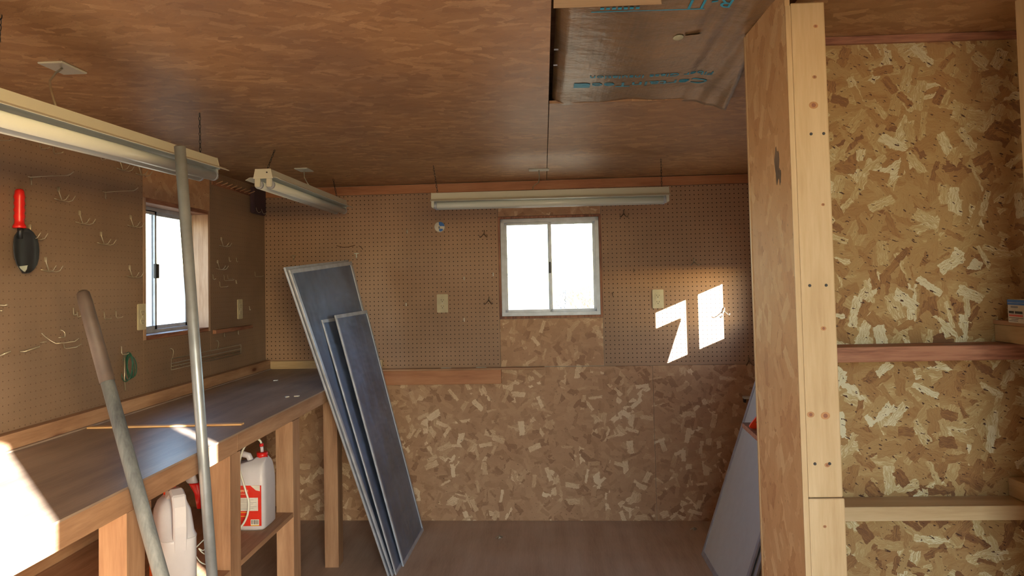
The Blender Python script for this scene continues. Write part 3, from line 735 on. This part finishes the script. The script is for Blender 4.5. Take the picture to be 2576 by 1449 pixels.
# ------------------------------------------------------------------ long handle and pipe leaning on the bench
def along(p, q, t): p, q = Vector(p), Vector(q); return p+(q-p)*t
a, b = Vector((-1.282, 2.05, 1.468)), Vector((-1.078, 1.95, .965))
d = (b-a)/(a.z-b.z)
bot = a+d*(a.z-.02); cut = a+d*.245
hd = thing('tool_handle', 'weathered grey wooden tool handle with dark grip leaning on the bench', 'tool handle', (bot.x, bot.y, 0))
bm = bmesh.new(); tube(bm, [cut, a+d*.6, bot+Vector((0, 0, .01))], .0185, 18, radii=[.0175, .0185, .019]); obj('shaft', bm, M_handle, hd)
bm = bmesh.new(); tube(bm, [a, a+d*.006, a+d*.03, cut+d*.001], .018, 18, radii=[.011, .0165, .0185, .0195]); obj('grip', bm, M_sleeve, hd)
bm = bmesh.new(); tube(bm, [bot+Vector((0, 0, .012)), Vector((bot.x, bot.y, 0.0005))], .016, 14, radii=[.019, .014]); obj('ferrule', bm, M_black, hd)
a, b = Vector((-1.087, 2.22, 1.899)), Vector((-1.060, 2.30, .981))
d = (b-a)/(a.z-b.z); bot = a+d*(a.z-.001)
bm = bmesh.new(); tube(bm, [a, bot], .0165, 24)
# hollow top
pp = thing('steel_pipe', 'long galvanised steel pipe standing in front of the bench', 'pipe', (bot.x, bot.y, 0))
obj('pipe_wall', bm, M_galv, pp)
bm = bmesh.new(); tube(bm, [a+Vector((0, 0, .0006)), a-Vector((0, 0, .02))], .0135, 20); obj('bore', bm, M_dark, pp)

# ------------------------------------------------------------------ jugs on the lower shelf
def jug_front():
    r = thing('spray_jug', 'white plastic jug with orange side label behind the grey tool handle', 'jug', (-1.196, 2.39, .4945), math.radians(38))
    part = lambda n, bm, m, p=None: obj(n, bm, m, p or r, local=True)
    part('body', loft(bmesh.new(), [(0, 0, 0, .050, .085), (0, 0, .008, .057, .094), (0, 0, .19, .057, .094), (0, 0, .2, .0575, .094), (0, .008, .212, .054, .084), (0, .016, .24, .053, .072), (0, .022, .27, .050, .062), (0, .028, .295, .040, .048), (0, .034, .31, .024, .03)]), M_jug)
    part('carry_handle', prism(bmesh.new(), [(-.0935, .16), (-.098, .24), (-.093, .30), (-.076, .332), (-.035, .345), (.02, .338), (.034, .30), (.012, .30), (-.03, .322), (-.06, .312), (-.074, .285), (-.077, .24), (-.075, .16)], 'x', -.021, .021), M_jug, None).modifiers.new('bevel', 'BEVEL').width = .005
    part('seam', loft(bmesh.new(), [(0, 0, .1985, .0582, .0952), (0, 0, .2005, .0582, .0952)]), M_jug)
    part('label', box(-.0590, -.0565, -.074, .074, .02, .185), M_orange)
    part('label_band', box(-.0588, -.057, -.066, .066, .085, .115), M_ink)
    bm = bmesh.new(); tube(bm, [(0, .06, .30), (0, .06, .345)], .019, 18); part('cap', bm, M_orangep)
    pts = [(.058, .02, .12), (.075, -.01, .15), (.09, -.02, .165), (.098, -.02, .15), (.085, -.02, .13), (.07, -.02, .14), (.085, -.02, .12), (.108, -.03, .11), (.118, -.03, .092), (.10, -.03, .083), (.075, -.02, .095), (.062, 0, .12)]
    sm = []
    V_ = [Vector(p) for p in pts]
    for i in range(len(V_)-1):
        a, b, c_, d = V_[max(i-1, 0)], V_[i], V_[i+1], V_[min(i+2, len(V_)-1)]
        for t in (0, .25, .5, .75): sm.append(.5*((2*b)+(c_-a)*t+(2*a-5*b+4*c_-d)*t*t+(3*b-a-3*c_+d)*t**3))
    bm = bmesh.new(); tube(bm, sm, .0018, 5); part('string', bm, M_white)
jug_front()
def jug_red():
    r = thing('spray_jug', 'white plastic jug with red label and red cap between two bench legs', 'jug', (-1.244, 3.085, .4945), 0)
    part = lambda n, bm, m, p=None: obj(n, bm, m, p or r, local=True)
    part('body', loft(bmesh.new(), [(0, 0, 0, .095, .06), (0, 0, .012, .106, .072), (0, 0, .19, .106, .072), (0, 0, .215, .104, .070), (.004, 0, .245, .097, .062), (.045, 0, .262, .052, .05), (.068, 0, .272, .028, .03), (.072, 0, .282, .02, .02)], p=8, seg=48), M_jug)
    bm = bmesh.new(); tube(bm, [(.03, 0, .255), (.015, 0, .285), (-.01, 0, .292), (-.06, 0, .292), (-.085, 0, .275), (-.088, 0, .23)], .013, 10); part('carry_handle', bm, M_jug)
    bm = bmesh.new(); tube(bm, [(.072, 0, .275), (.072, 0, .300)], .022, 20); cp = part('cap', bm, M_redp)
    bm = bmesh.new(); tube(bm, [(.072, 0, .300), (.070, 0, .322)], .0065, 10); part('spout', bm, M_jug, cp)
    bm = bmesh.new(); tube(bm, [(.070, 0, .322), (.069, 0, .334)], .0085, 10); part('spout_ring', bm, M_redp, cp)
    h = arc((.069, 0, .334), (.062, 0, .362), (.035, -.02, .352), 8)+arc((.035, -.02, .352), (-.002, -.05, .33), (.012, -.088, .25), 8)[1:]+arc((.012, -.088, .25), (.030, -.088, .19), (.049, -.09, .13), 8)[1:]+arc((.049, -.09, .13), (.062, -.10, .05), (.0, -.12, .006), 8)[1:]
    bm = bmesh.new(); tube(bm, h, .0042, 8); part('hose', bm, M_white)
    lb = part('label', box(-.080, .094, -.0735, -.0715, .022, .182), M_label)
    part('label_corner', prism(bmesh.new(), [(.051, .182), (.089, .182), (.089, .160), (.073, .163)], 'y', -.0742, -.0734), M_paper, lb)
    part('label_panel', box(-.034, .081, -.0742, -.0734, .082, .134), M_paper, lb)
    for k in range(8): part('panel_line', box(-.029, .051+.024*((k*7) % 3)/2, -.0745, -.0741, .087+.0055*k, .0880+.0055*k), MATS.get('grey_print') or M_ink, lb)
    MM = r.matrix_basis
    text('print', 'HOME DEFENSE', .0125, M_yellowp, MM @ frame_m((-.029, -.0736, .157), (1, 0, 0), (0, 0, 1)), lb, .80)
    part('print_line', box(-.019, .041, -.0742, -.0735, .148, .1492), M_yellowp, lb)
    part('barcode', box(.051, .085, -.0742, -.0734, .026, .048), M_paper, lb)
    for i in range(9): part('barcode_bar', box(.054+i*.0034, .0555+i*.0034+(.0008 if i % 3 == 0 else 0), -.0746, -.0741, .029, .046), M_ink, lb)
    part('yellow_strip', box(.051, .085, -.0743, -.0735, .0235, .0255), M_yellow, lb)
    for z in (.075, .06): part('print_line', box(-.019, .041, -.0742, -.0735, z, z+.002), M_yellow, lb)
    # spray wand standing at the jug's left side
    wd = part('spray_wand', loft(bmesh.new(), [(-0.120, -.15, 0.118, .010, .012), (-0.125, -.15, 0.178, .014, .018), (-0.138, -.15, 0.210, .022, .016), (-0.142, -.15, 0.216, .02, .014)], seg=14, p=3), M_redp)
    part('wand_tip', loft(bmesh.new(), [(-0.148, -.15, 0.216, .02, .014), (-0.154, -.15, 0.226, .022, .014), (-0.154, -.15, 0.241, .018, .012), (-0.148, -.15, 0.248, .01, .008)], seg=14, p=2.5), M_jug, wd)
    bm = bmesh.new(); tube(bm, [(-0.108, -.15, .175), (-0.103, -.15, .0)], .004, 8); part('wand_tube', bm, M_jug, wd)
jug_red()

# ------------------------------------------------------------------ trowel on the left pegboard
tr = thing('garden_trowel', 'garden trowel with red handle and dark steel blade hung on the left pegboard', 'trowel', (XL+.03, 2.45, 1.53))
def Y(y, z, dx=0): return Vector((XL+.030+dx, y, z))
bm = bmesh.new()
hz = [(1.815, .010), (1.808, .014)]+[(1.80-.011*i, .0175 if i % 2 else .0145) for i in range(9)]+[(1.70, .015), (1.694, .019), (1.686, .021), (1.684, .018)]
tube(bm, [Y(2.446, z) for z, r in hz], .01, 14, radii=[r for z, r in hz]); obj('handle', bm, M_redp, tr)
bm = bmesh.new(); G = []
prof = [(1.684, .018), (1.672, .040), (1.655, .056), (1.635, .062), (1.61, .064), (1.585, .060), (1.563, .050), (1.547, .034), (1.538, .018), (1.534, .004)]
for z, hw in prof:
    G.append([bm.verts.new((XL+.022+.018*(u*u), 2.463+(1.684-z)*.06+hw*u, z)) for u in (-1, -.66, -.33, 0, .33, .66, 1)])
for q, s in zip(G, G[1:]):
    for k in range(6):
        f = bm.faces.new((q[k], s[k], s[k+1], q[k+1])); f.smooth = True
bl = obj('blade', bm, M_black, tr); md = bl.modifiers.new('thickness', 'SOLIDIFY'); md.thickness = .002; md.offset = 0
bm = bmesh.new(); tube(bm, [Y(2.448, 1.69), Y(2.456, 1.65, -.004)], .008, 10); obj('ferrule', bm, M_black, bl)
bm = bmesh.new(); prism(bm, [(2.444, 1.556), (2.50, 1.562), (2.482, 1.538), (2.472, 1.5335), (2.462, 1.538)], 'x', XL+.024, XL+.0272); obj('worn_tip', bm, M_wire, bl)

# ------------------------------------------------------------------ wire hooks
def hook2(y, z, label, s=1.0, r=.0017):
    """two-pronged pegboard hook: back stem and two upturned prongs"""
    t = thing('peg_hook', label, 'hook', (XL, y, z), 0, 'two-pronged wire hooks on the left pegboard')
    part = lambda n, bm, m=M_wire: obj(n, bm, m, t, local=True)
    bm = bmesh.new(); tube(bm, [(.0005, 0, .004), (.006, -.002, .004), (.005, 0, -.012), (.013*s, .004, -.044*s)], r*1.3, 6); part('stem', bm)
    for k in (-.019*s, .019*s):
        bm = bmesh.new(); tube(bm, [(.0005, k, -.040*s), (.013*s, k*.6, -.045*s), (.030*s, k, -.048*s), (.044*s, k, -.044*s), (.055*s, k, -.027*s)], r, 6); part('prong', bm)
    bm = bmesh.new(); tube(bm, [(.004, -.026*s, -.040*s), (.012*s, 0, -.045*s), (.004, .022*s, -.042*s)], r, 6); part('cross_wire', bm)
    B_ = box(.0005, .006, -.004, .004, -.012, .004); part('clip', B_)
HK = [(2.69, 1.849, 'two-pronged hook on left pegboard, right of the trowel handle top'),
      (2.816, 1.774, 'two-pronged hook, second of the diagonal row right of the trowel'),
      (2.956, 1.702, 'two-pronged hook, third and lowest of the diagonal row toward the left window'),
      (2.618, 1.589, 'two-pronged hook on left pegboard just below and right of the trowel tip'),
      (3.165, 1.572, 'two-pronged hook beside the left window latch height, partly before the glass edge'),
      (3.175, 1.789, 'two-pronged hook beside the upper left edge of the left window'),
      (3.094, 2.022, 'left hook of the pair tucked beneath the near fluorescent light'),
      (3.241, 2.022, 'right hook of the pair beneath the near light, above the left window'),
      (2.535, 1.700, 'two-pronged hook right beside the trowel blade'),
      (4.09, 1.748, 'upper dim two-pronged hook right of the left window'),
      (4.042, 1.620, 'lower dim two-pronged hook right of the left window')]
for i, (y, z, lab) in enumerate(HK): hook2(y, z, lab, 1.0)
def wire_thing(name, label, pts, r=.0017, cat='hook', group=None, mat=None, closed=False, extra=()):
    bm = bmesh.new(); tube(bm, pts, r, 6, closed=closed)
    for e in extra: tube(bm, e, r, 6)
    return tag(obj(name, bm, mat or M_wire), label, cat, group)
W = XL
for (y, z, L, lab) in ((2.539, 1.868, .150, 'long straight wire hook high on left pegboard above the first two-pronged hook'), (2.984, 1.869, .135, 'long straight wire hook ending at the corner of the left window')):
    t = thing('straight_hook', lab, 'hook', (W, y, z), 0, 'long straight wire hooks')
    bm = bmesh.new(); tube(bm, [(.0005, -.01, .002), (.004, 0, .001), (L*.5, 0, .0035), (L*.9, 0, .004), (L*.96, 0, .007), (L+.006, 0, .016)], .0017, 6); obj('arm', bm, M_wire, t, local=True)
    bm = bmesh.new(); tube(bm, [(.004, .002, 0), (.004, .003, -.026)], .0025, 6); obj('back_plate', bm, M_wire, t, local=True)
wire_thing('straight_hook', 'long wire hook at the far left under the near light, cut by the picture edge', [(W+.001, 2.30, 1.985), (W+.05, 2.34, 1.993), (W+.11, 2.38, 1.99), (W+.10, 2.30, 1.95), (W+.09, 2.2, 1.93)], .0018)
def lhook(y, z, label, h=.03, L=.028, r=.0018, group='small L-shaped peg hooks'):
    return wire_thing('peg_hook', label, [(W+.001, y, z), (W+.004, y, z-.002), (W+.005, y, z-h*.8), (W+.010, y, z-h), (W+L, y, z-h*.92), (W+L+.006, y, z-h*.8)], r, group=group)
lhook(2.777, 1.408, 'bright small L hook just left of the dark grip of the tool handle', .03, .01, .0026)
lhook(2.80, 1.392, 'second bright small hook touching the dark grip of the tool handle', .02, .012, .0024)
lhook(2.977, 1.384, 'left hook of the faint pair between the tool handle and the left window outlet')
lhook(3.06, 1.386, 'right hook of the faint pair between the tool handle and the left window outlet')
lhook(2.585, 2.004, 'left one of the faint hooks near the left edge below the near light', .028, .035)
lhook(2.66, 2.0, 'right one of the faint hooks near the left edge below the near light', .028, .035)
lhook(2.885, 2.032, 'left one of the faint pair under the middle of the near light', .028, .02)
lhook(2.955, 2.024, 'right one of the faint pair under the middle of the near light', .028, .02)
lhook(4.193, 1.646, 'left one of the two short hooks in the upper cluster right of left window', .026, .008, .0022)
lhook(4.292, 1.646, 'right one of the two short hooks in the upper cluster right of left window', .026, .008, .0022)
lhook(3.981, 1.545, 'leftmost short hook of the lower cluster right of the left window', .027, .014, .0022)
lhook(4.122, 1.543, 'tall L hook in the middle of the lower cluster right of the left window', .030, .055, .0018)
lhook(4.065, 1.507, 'lowest L hook of the lower cluster right of the left window', .030, .045, .0018)
lhook(4.285, 1.516, 'short thick peg at the right of the lower cluster', .020, .004, .003)
lhook(4.573, 1.568, 'single L hook nearest to the back corner on the left pegboard', .030, .05, .0018)
lhook(4.481, 1.360, 'short hook right of the switch plate on left pegboard', .024, .006, .0024)
lhook(4.17, 1.545, 'thin faint hook between the two larger ones of the lower cluster', .024, .03, .0014)
wire_thing('curved_hook', 'curved wire hook low on the left pegboard, left of the tool handle', arc((W+.001, 2.60, 1.325), (W+.01, 2.62, 1.30), (W+.035, 2.63, 1.285))+[Vector((W+.06, 2.64, 1.287))], .002, extra=([(W+.001, 2.59, 1.292), (W+.02, 2.60, 1.294)],))
wire_thing('curved_hook', 'small curled hook just left of the rectangular wire loop', arc((W+.001, 2.702, 1.330), (W+.02, 2.71, 1.325), (W+.014, 2.71, 1.303)), .002, extra=([(W+.014, 2.71, 1.303), (W+.002, 2.69, 1.302)],))
wire_thing('wire_loop', 'rectangular bent wire loop hook left of the tool handle', [(W+.045, 2.745, 1.295), (W+.03, 2.745, 1.284), (W+.008, 2.72, 1.281), (W+.003, 2.72, 1.279), (W+.003, 2.725, 1.262), (W+.008, 2.73, 1.259), (W+.032, 2.75, 1.262), (W+.048, 2.755, 1.273)], .0019)
wire_thing('bright_hook', 'shiny slanted wire rod low at the left edge of the pegboard', [(W+.002, 2.38, 1.262), (W+.035, 2.40, 1.279)], .0032)
wire_thing('bright_hook', 'shiny slanted wire rod low on the pegboard, right of its twin', [(W+.002, 2.49, 1.270), (W+.012, 2.50, 1.269), (W+.05, 2.52, 1.284)], .0032)
wire_thing('bright_hook', 'pale double hook at the left picture edge, mid height', [(W+.001, 2.385, 1.44), (W+.004, 2.39, 1.43), (W+.012, 2.40, 1.428), (W+.022, 2.40, 1.43)], .003, extra=([(W+.001, 2.39, 1.412), (W+.012, 2.395, 1.411)],))
# green cord coil and its hook
lhook(3.10, 1.236, 'pale hook holding the coil of green cord', .035, .03, .0024)
cc = thing('cord_coil', 'small coil of dark green cord hanging low on the left pegboard', 'cord', (W+.02, 3.12, 1.16))
bm = bmesh.new()
for k in range(5):
    tube(bm, [(W+.020+.024*math.sin(a)*(1-.1*k)+.003*k, 3.115+.012*math.cos(a+k)+.004*k, 1.148+(.060-.004*k)*math.cos(a)) for a in [2*PI*i/20 for i in range(20)]], .002, 5, closed=True)
obj('coil', bm, M_green, cc)
bm = bmesh.new(); tube(bm, [(W+.012, 3.11, 1.19), (W+.010, 3.112, 1.10), (W+.012, 3.115, 1.05)], .0028, 6); obj('loose_end', bm, M_wire, cc)
# wire rack below the left window
rk = thing('wire_rack', 'long narrow wire rack on the left pegboard below the left window', 'rack', (W, 3.9, 1.13))
def rect(x, y0, y1, z0, z1, s=0.0): return [(x, y0, z0), (x, y0, z1), (x, y1, z1+s), (x, y1, z0+s)]
bm = bmesh.new(); tube(bm, rect(W+.006, 3.52, 4.34, 1.105, 1.142, .0), .002, 6, closed=True); obj('rear_wire', bm, M_wire, rk)
bm = bmesh.new(); tube(bm, rect(W+.055, 3.42, 4.22, 1.100, 1.128, .0), .002, 6, closed=True); obj('front_wire', bm, M_wire, rk)
for y in (3.6, 3.95, 4.2):
    bm = bmesh.new(); tube(bm, [(W+.006, y, 1.105), (W+.055, y-.05, 1.100)], .0016, 5); obj('cross_wire', bm, M_wire, rk)
for y in (3.53, 4.03):
    bm = bmesh.new(); tube(bm, arc((W+.001, y-.01, 1.19), (W+.014, y, 1.19), (W+.010, y, 1.165))+[Vector((W+.004, y, 1.142))], .002, 6); obj('hanger', bm, M_wire, rk)
tb = thing('peg_strip', 'thin brown wooden strip with two small pegs below, right of the left window', 'wooden strip', (W, 4.23, 1.23))
obj('strip', box(W+.001, W+.02, 3.98, 4.49, 1.228, 1.248), M_red['y'], tb)
for y in (4.10, 4.29): bm = bmesh.new(); tube(bm, [(W+.012, y, 1.228), (W+.012, y, 1.208), (W+.016, y, 1.204)], .003, 6); obj('peg', bm, M_wire, tb)
pr = thing('peg_rail', 'row of eight short wooden pegs high on the left wall beneath the ceiling', 'peg rail', (W, 4.25, 2.04))
obj('rail', box(W+.0005, W+.006, 3.98, 4.53, 2.03, 2.05), M_red['y'], pr)
for i in range(8):
    y = 4.02+i*.065; bm = bmesh.new(); tube(bm, [(W+.004, y, 2.038), (W+.045, y, 2.053)], .003, 6); obj('peg', bm, M_old['x'], pr)
dk = thing('dark_pouch', 'dark purplish cloth pouch hanging by hooks in the far upper corner', 'pouch', (W+.02, 4.6, 1.99))
obj('cloth', box(W+.004, W+.03, 4.50, 4.70, 1.925, 2.085, bevel=.006), M_purple, dk)
for y in (4.53, 4.62): bm = bmesh.new(); tube(bm, arc((W+.03, y, 1.96), (W+.04, y, 1.915), (W+.06, y, 1.935)), .0018, 5); obj('hook', bm, M_wire, dk)

# ------------------------------------------------------------------ outlets and switch plates
def cover(M, label, outlet=True, grp=None):
    r = thing('outlet' if outlet else 'switch_plate', label, 'outlet' if outlet else 'switch', (0, 0, 0), 0, grp)
    r.matrix_basis = M           # local: x right, z up, y into the wall
    part = lambda n, bm, m, p=None: obj(n, bm, m, p or r, local=True)
    part('plate', box(-.035, .035, -.006, 0, -.0575, .0575, bevel=.0025), M_plate)
    if outlet:
        for s in (-1, 1):
            bm = bmesh.new(); cz = s*.0195
            poly = [(.0165*math.cos(a), cz+max(-.0125, min(.0125, .0165*math.sin(a)))) for a in [2*PI*k/24 for k in range(24)]]
            rc = part('receptacle', prism(bm, poly, 'y', -.0085, -.005), M_plate)
            part('slot', box(-.0085, -.0062, -.0088, -.0083, cz-.001, cz+.007), M_dark, rc)
            part('slot', box(.0062, .0085, -.0088, -.0083, cz-.001, cz+.006), M_dark, rc)
            bm = bmesh.new(); bmesh.ops.create_cone(bm, cap_ends=True, segments=10, radius1=.0026, radius2=.0026, depth=.0008, matrix=Matrix.Translation((0, -.0086, cz-.008)) @ Matrix.Rotation(PI/2, 4, 'X'))
            part('ground_hole', bm, M_dark, rc)
        bm = bmesh.new(); bmesh.ops.create_cone(bm, cap_ends=True, segments=10, radius1=.0025, radius2=.002, depth=.002, matrix=Matrix.Translation((0, -.0068, 0)) @ Matrix.Rotation(PI/2, 4, 'X')); part('screw', bm, M_alu)
    return r
cover(BM @ Matrix.Translation((-.637, 0, 1.347)), 'duplex outlet on the back pegboard left of the window', True, 'outlets on the back pegboard')
cover(BM @ Matrix.Translation((.699, 0, 1.348)), 'duplex outlet on the back pegboard right of the window above the sun patch', True, 'outlets on the back pegboard')
LMX = lambda y, z: Matrix(((0, -1, 0, XL), (1, 0, 0, y), (0, 0, 1, z), (0, 0, 0, 1)))
cover(LMX(3.262, 1.352), 'cream outlet on the left pegboard touching the near edge of the left window', True, 'outlets on the left pegboard')
cover(LMX(4.34, 1.348), 'cream outlet on the left pegboard between left window and back corner', True, 'outlets on the left pegboard')

# ------------------------------------------------------------------ small things on the back pegboard
def bw(x, y, z): return BM @ Vector((x, y, z))
tape = thing('round_sticker', 'round white and blue disc left of the window on the back pegboard', 'disc', (-.645, 4.7+BW*-.645, 1.828), BROT)
part = lambda n, bm, m: obj(n, bm, m, tape, local=True)
bm = bmesh.new(); bmesh.ops.create_cone(bm, cap_ends=True, segments=32, radius1=.0345, radius2=.032, depth=.012, matrix=Matrix.Translation((0, -.0065, 0)) @ Matrix.Rotation(PI/2, 4, 'X')); part('disc', bm, M_paper)
out = [(-.004, .029), (.008, .031), (.020, .025), (.029, .014), (.031, .002), (.018, .004), (.004, .004), (-.003, .012)]
part('blue_patch', prism(bmesh.new(), out, 'y', -.0132, -.0124), M_blue2)
part('blue_patch', prism(bmesh.new(), [(-.004, -.014), (.008, -.012), (.022, -.014), (.020, -.024), (.006, -.030), (-.002, -.026)], 'y', -.0132, -.0124), M_blue2)
part('grey_patch', prism(bmesh.new(), [(-.006, .003), (.003, .003), (.004, -.012), (-.008, -.010)], 'y', -.0131, -.0124), flat('grey_print', (120, 128, 140), .5))
def peg(x, z, label, kind='short', mat=None):
    bm = bmesh.new()
    if kind == 'T': tube(bm, [(x-.015, -.012, z+.01), (x+.015, -.012, z+.01)], .0028, 6); tube(bm, [(x, -.014, z+.01), (x, -.010, z-.018)], .0035, 6); tube(bm, [(x, 0, z-.006), (x, -.014, z-.006)], .0025, 6)
    elif kind == 'short': tube(bm, [(x, -.0005, z+.008), (x, -.012, z+.008), (x+.001, -.013, z-.012)], .003, 6)
    elif kind == 'wye':
        tube(bm, [(x, -.001, z+.025), (x+.002, -.010, z+.022), (x, -.012, z)], .003, 6)
        for s in (-1, 1): tube(bm, [(x, -.012, z+.004), (x+s*.016, -.03, z-.016), (x+s*.022, -.045, z-.020), (x+s*.024, -.052, z-.010)], .0026, 6)
    bm.transform(BM)
    return tag(obj('wall_peg' if kind != 'wye' else 'peg_hook', bm, mat or M_wire), label, 'peg' if kind != 'wye' else 'hook', 'pegs on the back pegboard')
peg(-1.587, 1.66, 'T-shaped peg above the left corner of the tall leaning screen', 'T')
peg(-1.179, 1.663, 'brighter T-shaped peg just right above the tall leaning screen', 'T', M_white)
peg(-.852, 1.806, 'tiny white peg left of and below the blue and white disc', 'short', M_white)
peg(-.867, 1.347, 'small white peg left of the left back outlet', 'short', M_white)
peg(-.496, 1.501, 'small pale peg midway between left outlet and window', 'short', M_white)
peg(-.313, 1.522, 'small pale peg just beside the left edge of the back window', 'short', M_white)
peg(-.501, 1.243, 'small pale peg lower right of the left back outlet', 'short', M_white)
peg(-.365, 1.773, 'dull forked hook upper left of the back window', 'wye', flat('dull_steel', (112, 92, 74), .5, .4))
peg(-.344, 1.357, 'dull forked hook lower left beside the back window', 'wye', MATS['dull_steel'])
peg(.503, 1.873, 'dull forked hook upper right of the back window', 'wye', MATS['dull_steel'])
peg(.556, 1.527, 'small round dull peg right of the window, halfway up', 'short', MATS['dull_steel'])
peg(.423, 1.383, 'small dull peg just right of the lower window corner', 'short', MATS['dull_steel'])
peg(.922, 1.567, 'grey forked hook above the sun patch', 'wye')
peg(1.095, 1.262, 'forked hook at the right edge of the sun patch', 'wye')
peg(1.231, .957, 'forked hook low on the back pegboard beside the leaning grey screen', 'wye', MATS['dull_steel'])
bm = bmesh.new(); tube(bm, [(-1.31, -.004, 1.727), (-1.27, -.008, 1.716), (-1.23, -.008, 1.716), (-1.19, -.004, 1.726)], .002, 5); tube(bm, [(-1.165, -.003, 1.722), (-1.15, -.006, 1.712), (-1.14, -.003, 1.698)], .002, 5); bm.transform(BM)
tag(obj('bent_wire', bm, flat('rusty_wire', (74, 44, 28), .7)), 'rusty bent wire above the tall leaning screen on back pegboard', 'wire')
# small bits on the floor
def floorbit(x, y, label):
    bm = bmesh.new(); tube(bm, [(x-.02, y, .004), (x-.005, y+.006, .012), (x+.012, y-.004, .004)], .003, 6); tube(bm, [(x, y-.012, .003), (x+.004, y+.004, .018), (x+.02, y+.012, .004)], .0025, 6)
    tag(obj('bent_nail', bm, M_wire), label, 'nail', 'metal bits on the floor')
floorbit(-.291, 4.386, 'small bent metal bit on the middle of the plywood floor')
floorbit(.84, 4.50, 'small metal bit on the floor next to the leaning grey screen')

# ------------------------------------------------------------------ bare bush outside the back window
bs = thing('bare_bush', 'bare branching bush outside, lower right of the back window', 'bush', (.95, 15.5, -.32))
random.seed(3); bm = bmesh.new()
def branch(p, d, L, r, n):
    q = p+d*L; mid = p.lerp(q, .5)+Vector((random.uniform(-1, 1), random.uniform(-1, 1), random.uniform(-1, 1)))*L*.08
    tube(bm, [p, mid, q], r, 5, radii=[r, r*.85, r*.65])
    if n:
        for _ in range(3):
            dd = (d+Vector((random.uniform(-.7, .7), random.uniform(-.7, .7), random.uniform(-.25, .6)))).normalized()
            branch(q, dd, L*.74, r*.62, n-1)
for k in range(5):
    a = k*1.3; branch(Vector((1.02+.1*math.cos(a), 15.5+.1*math.sin(a), -.32)), Vector((math.cos(a)*.35, math.sin(a)*.35, 1)).normalized(), .58, .04, 5)
obj('branches', bm, flat('grey_bark', (92, 100, 112), .9), bs)
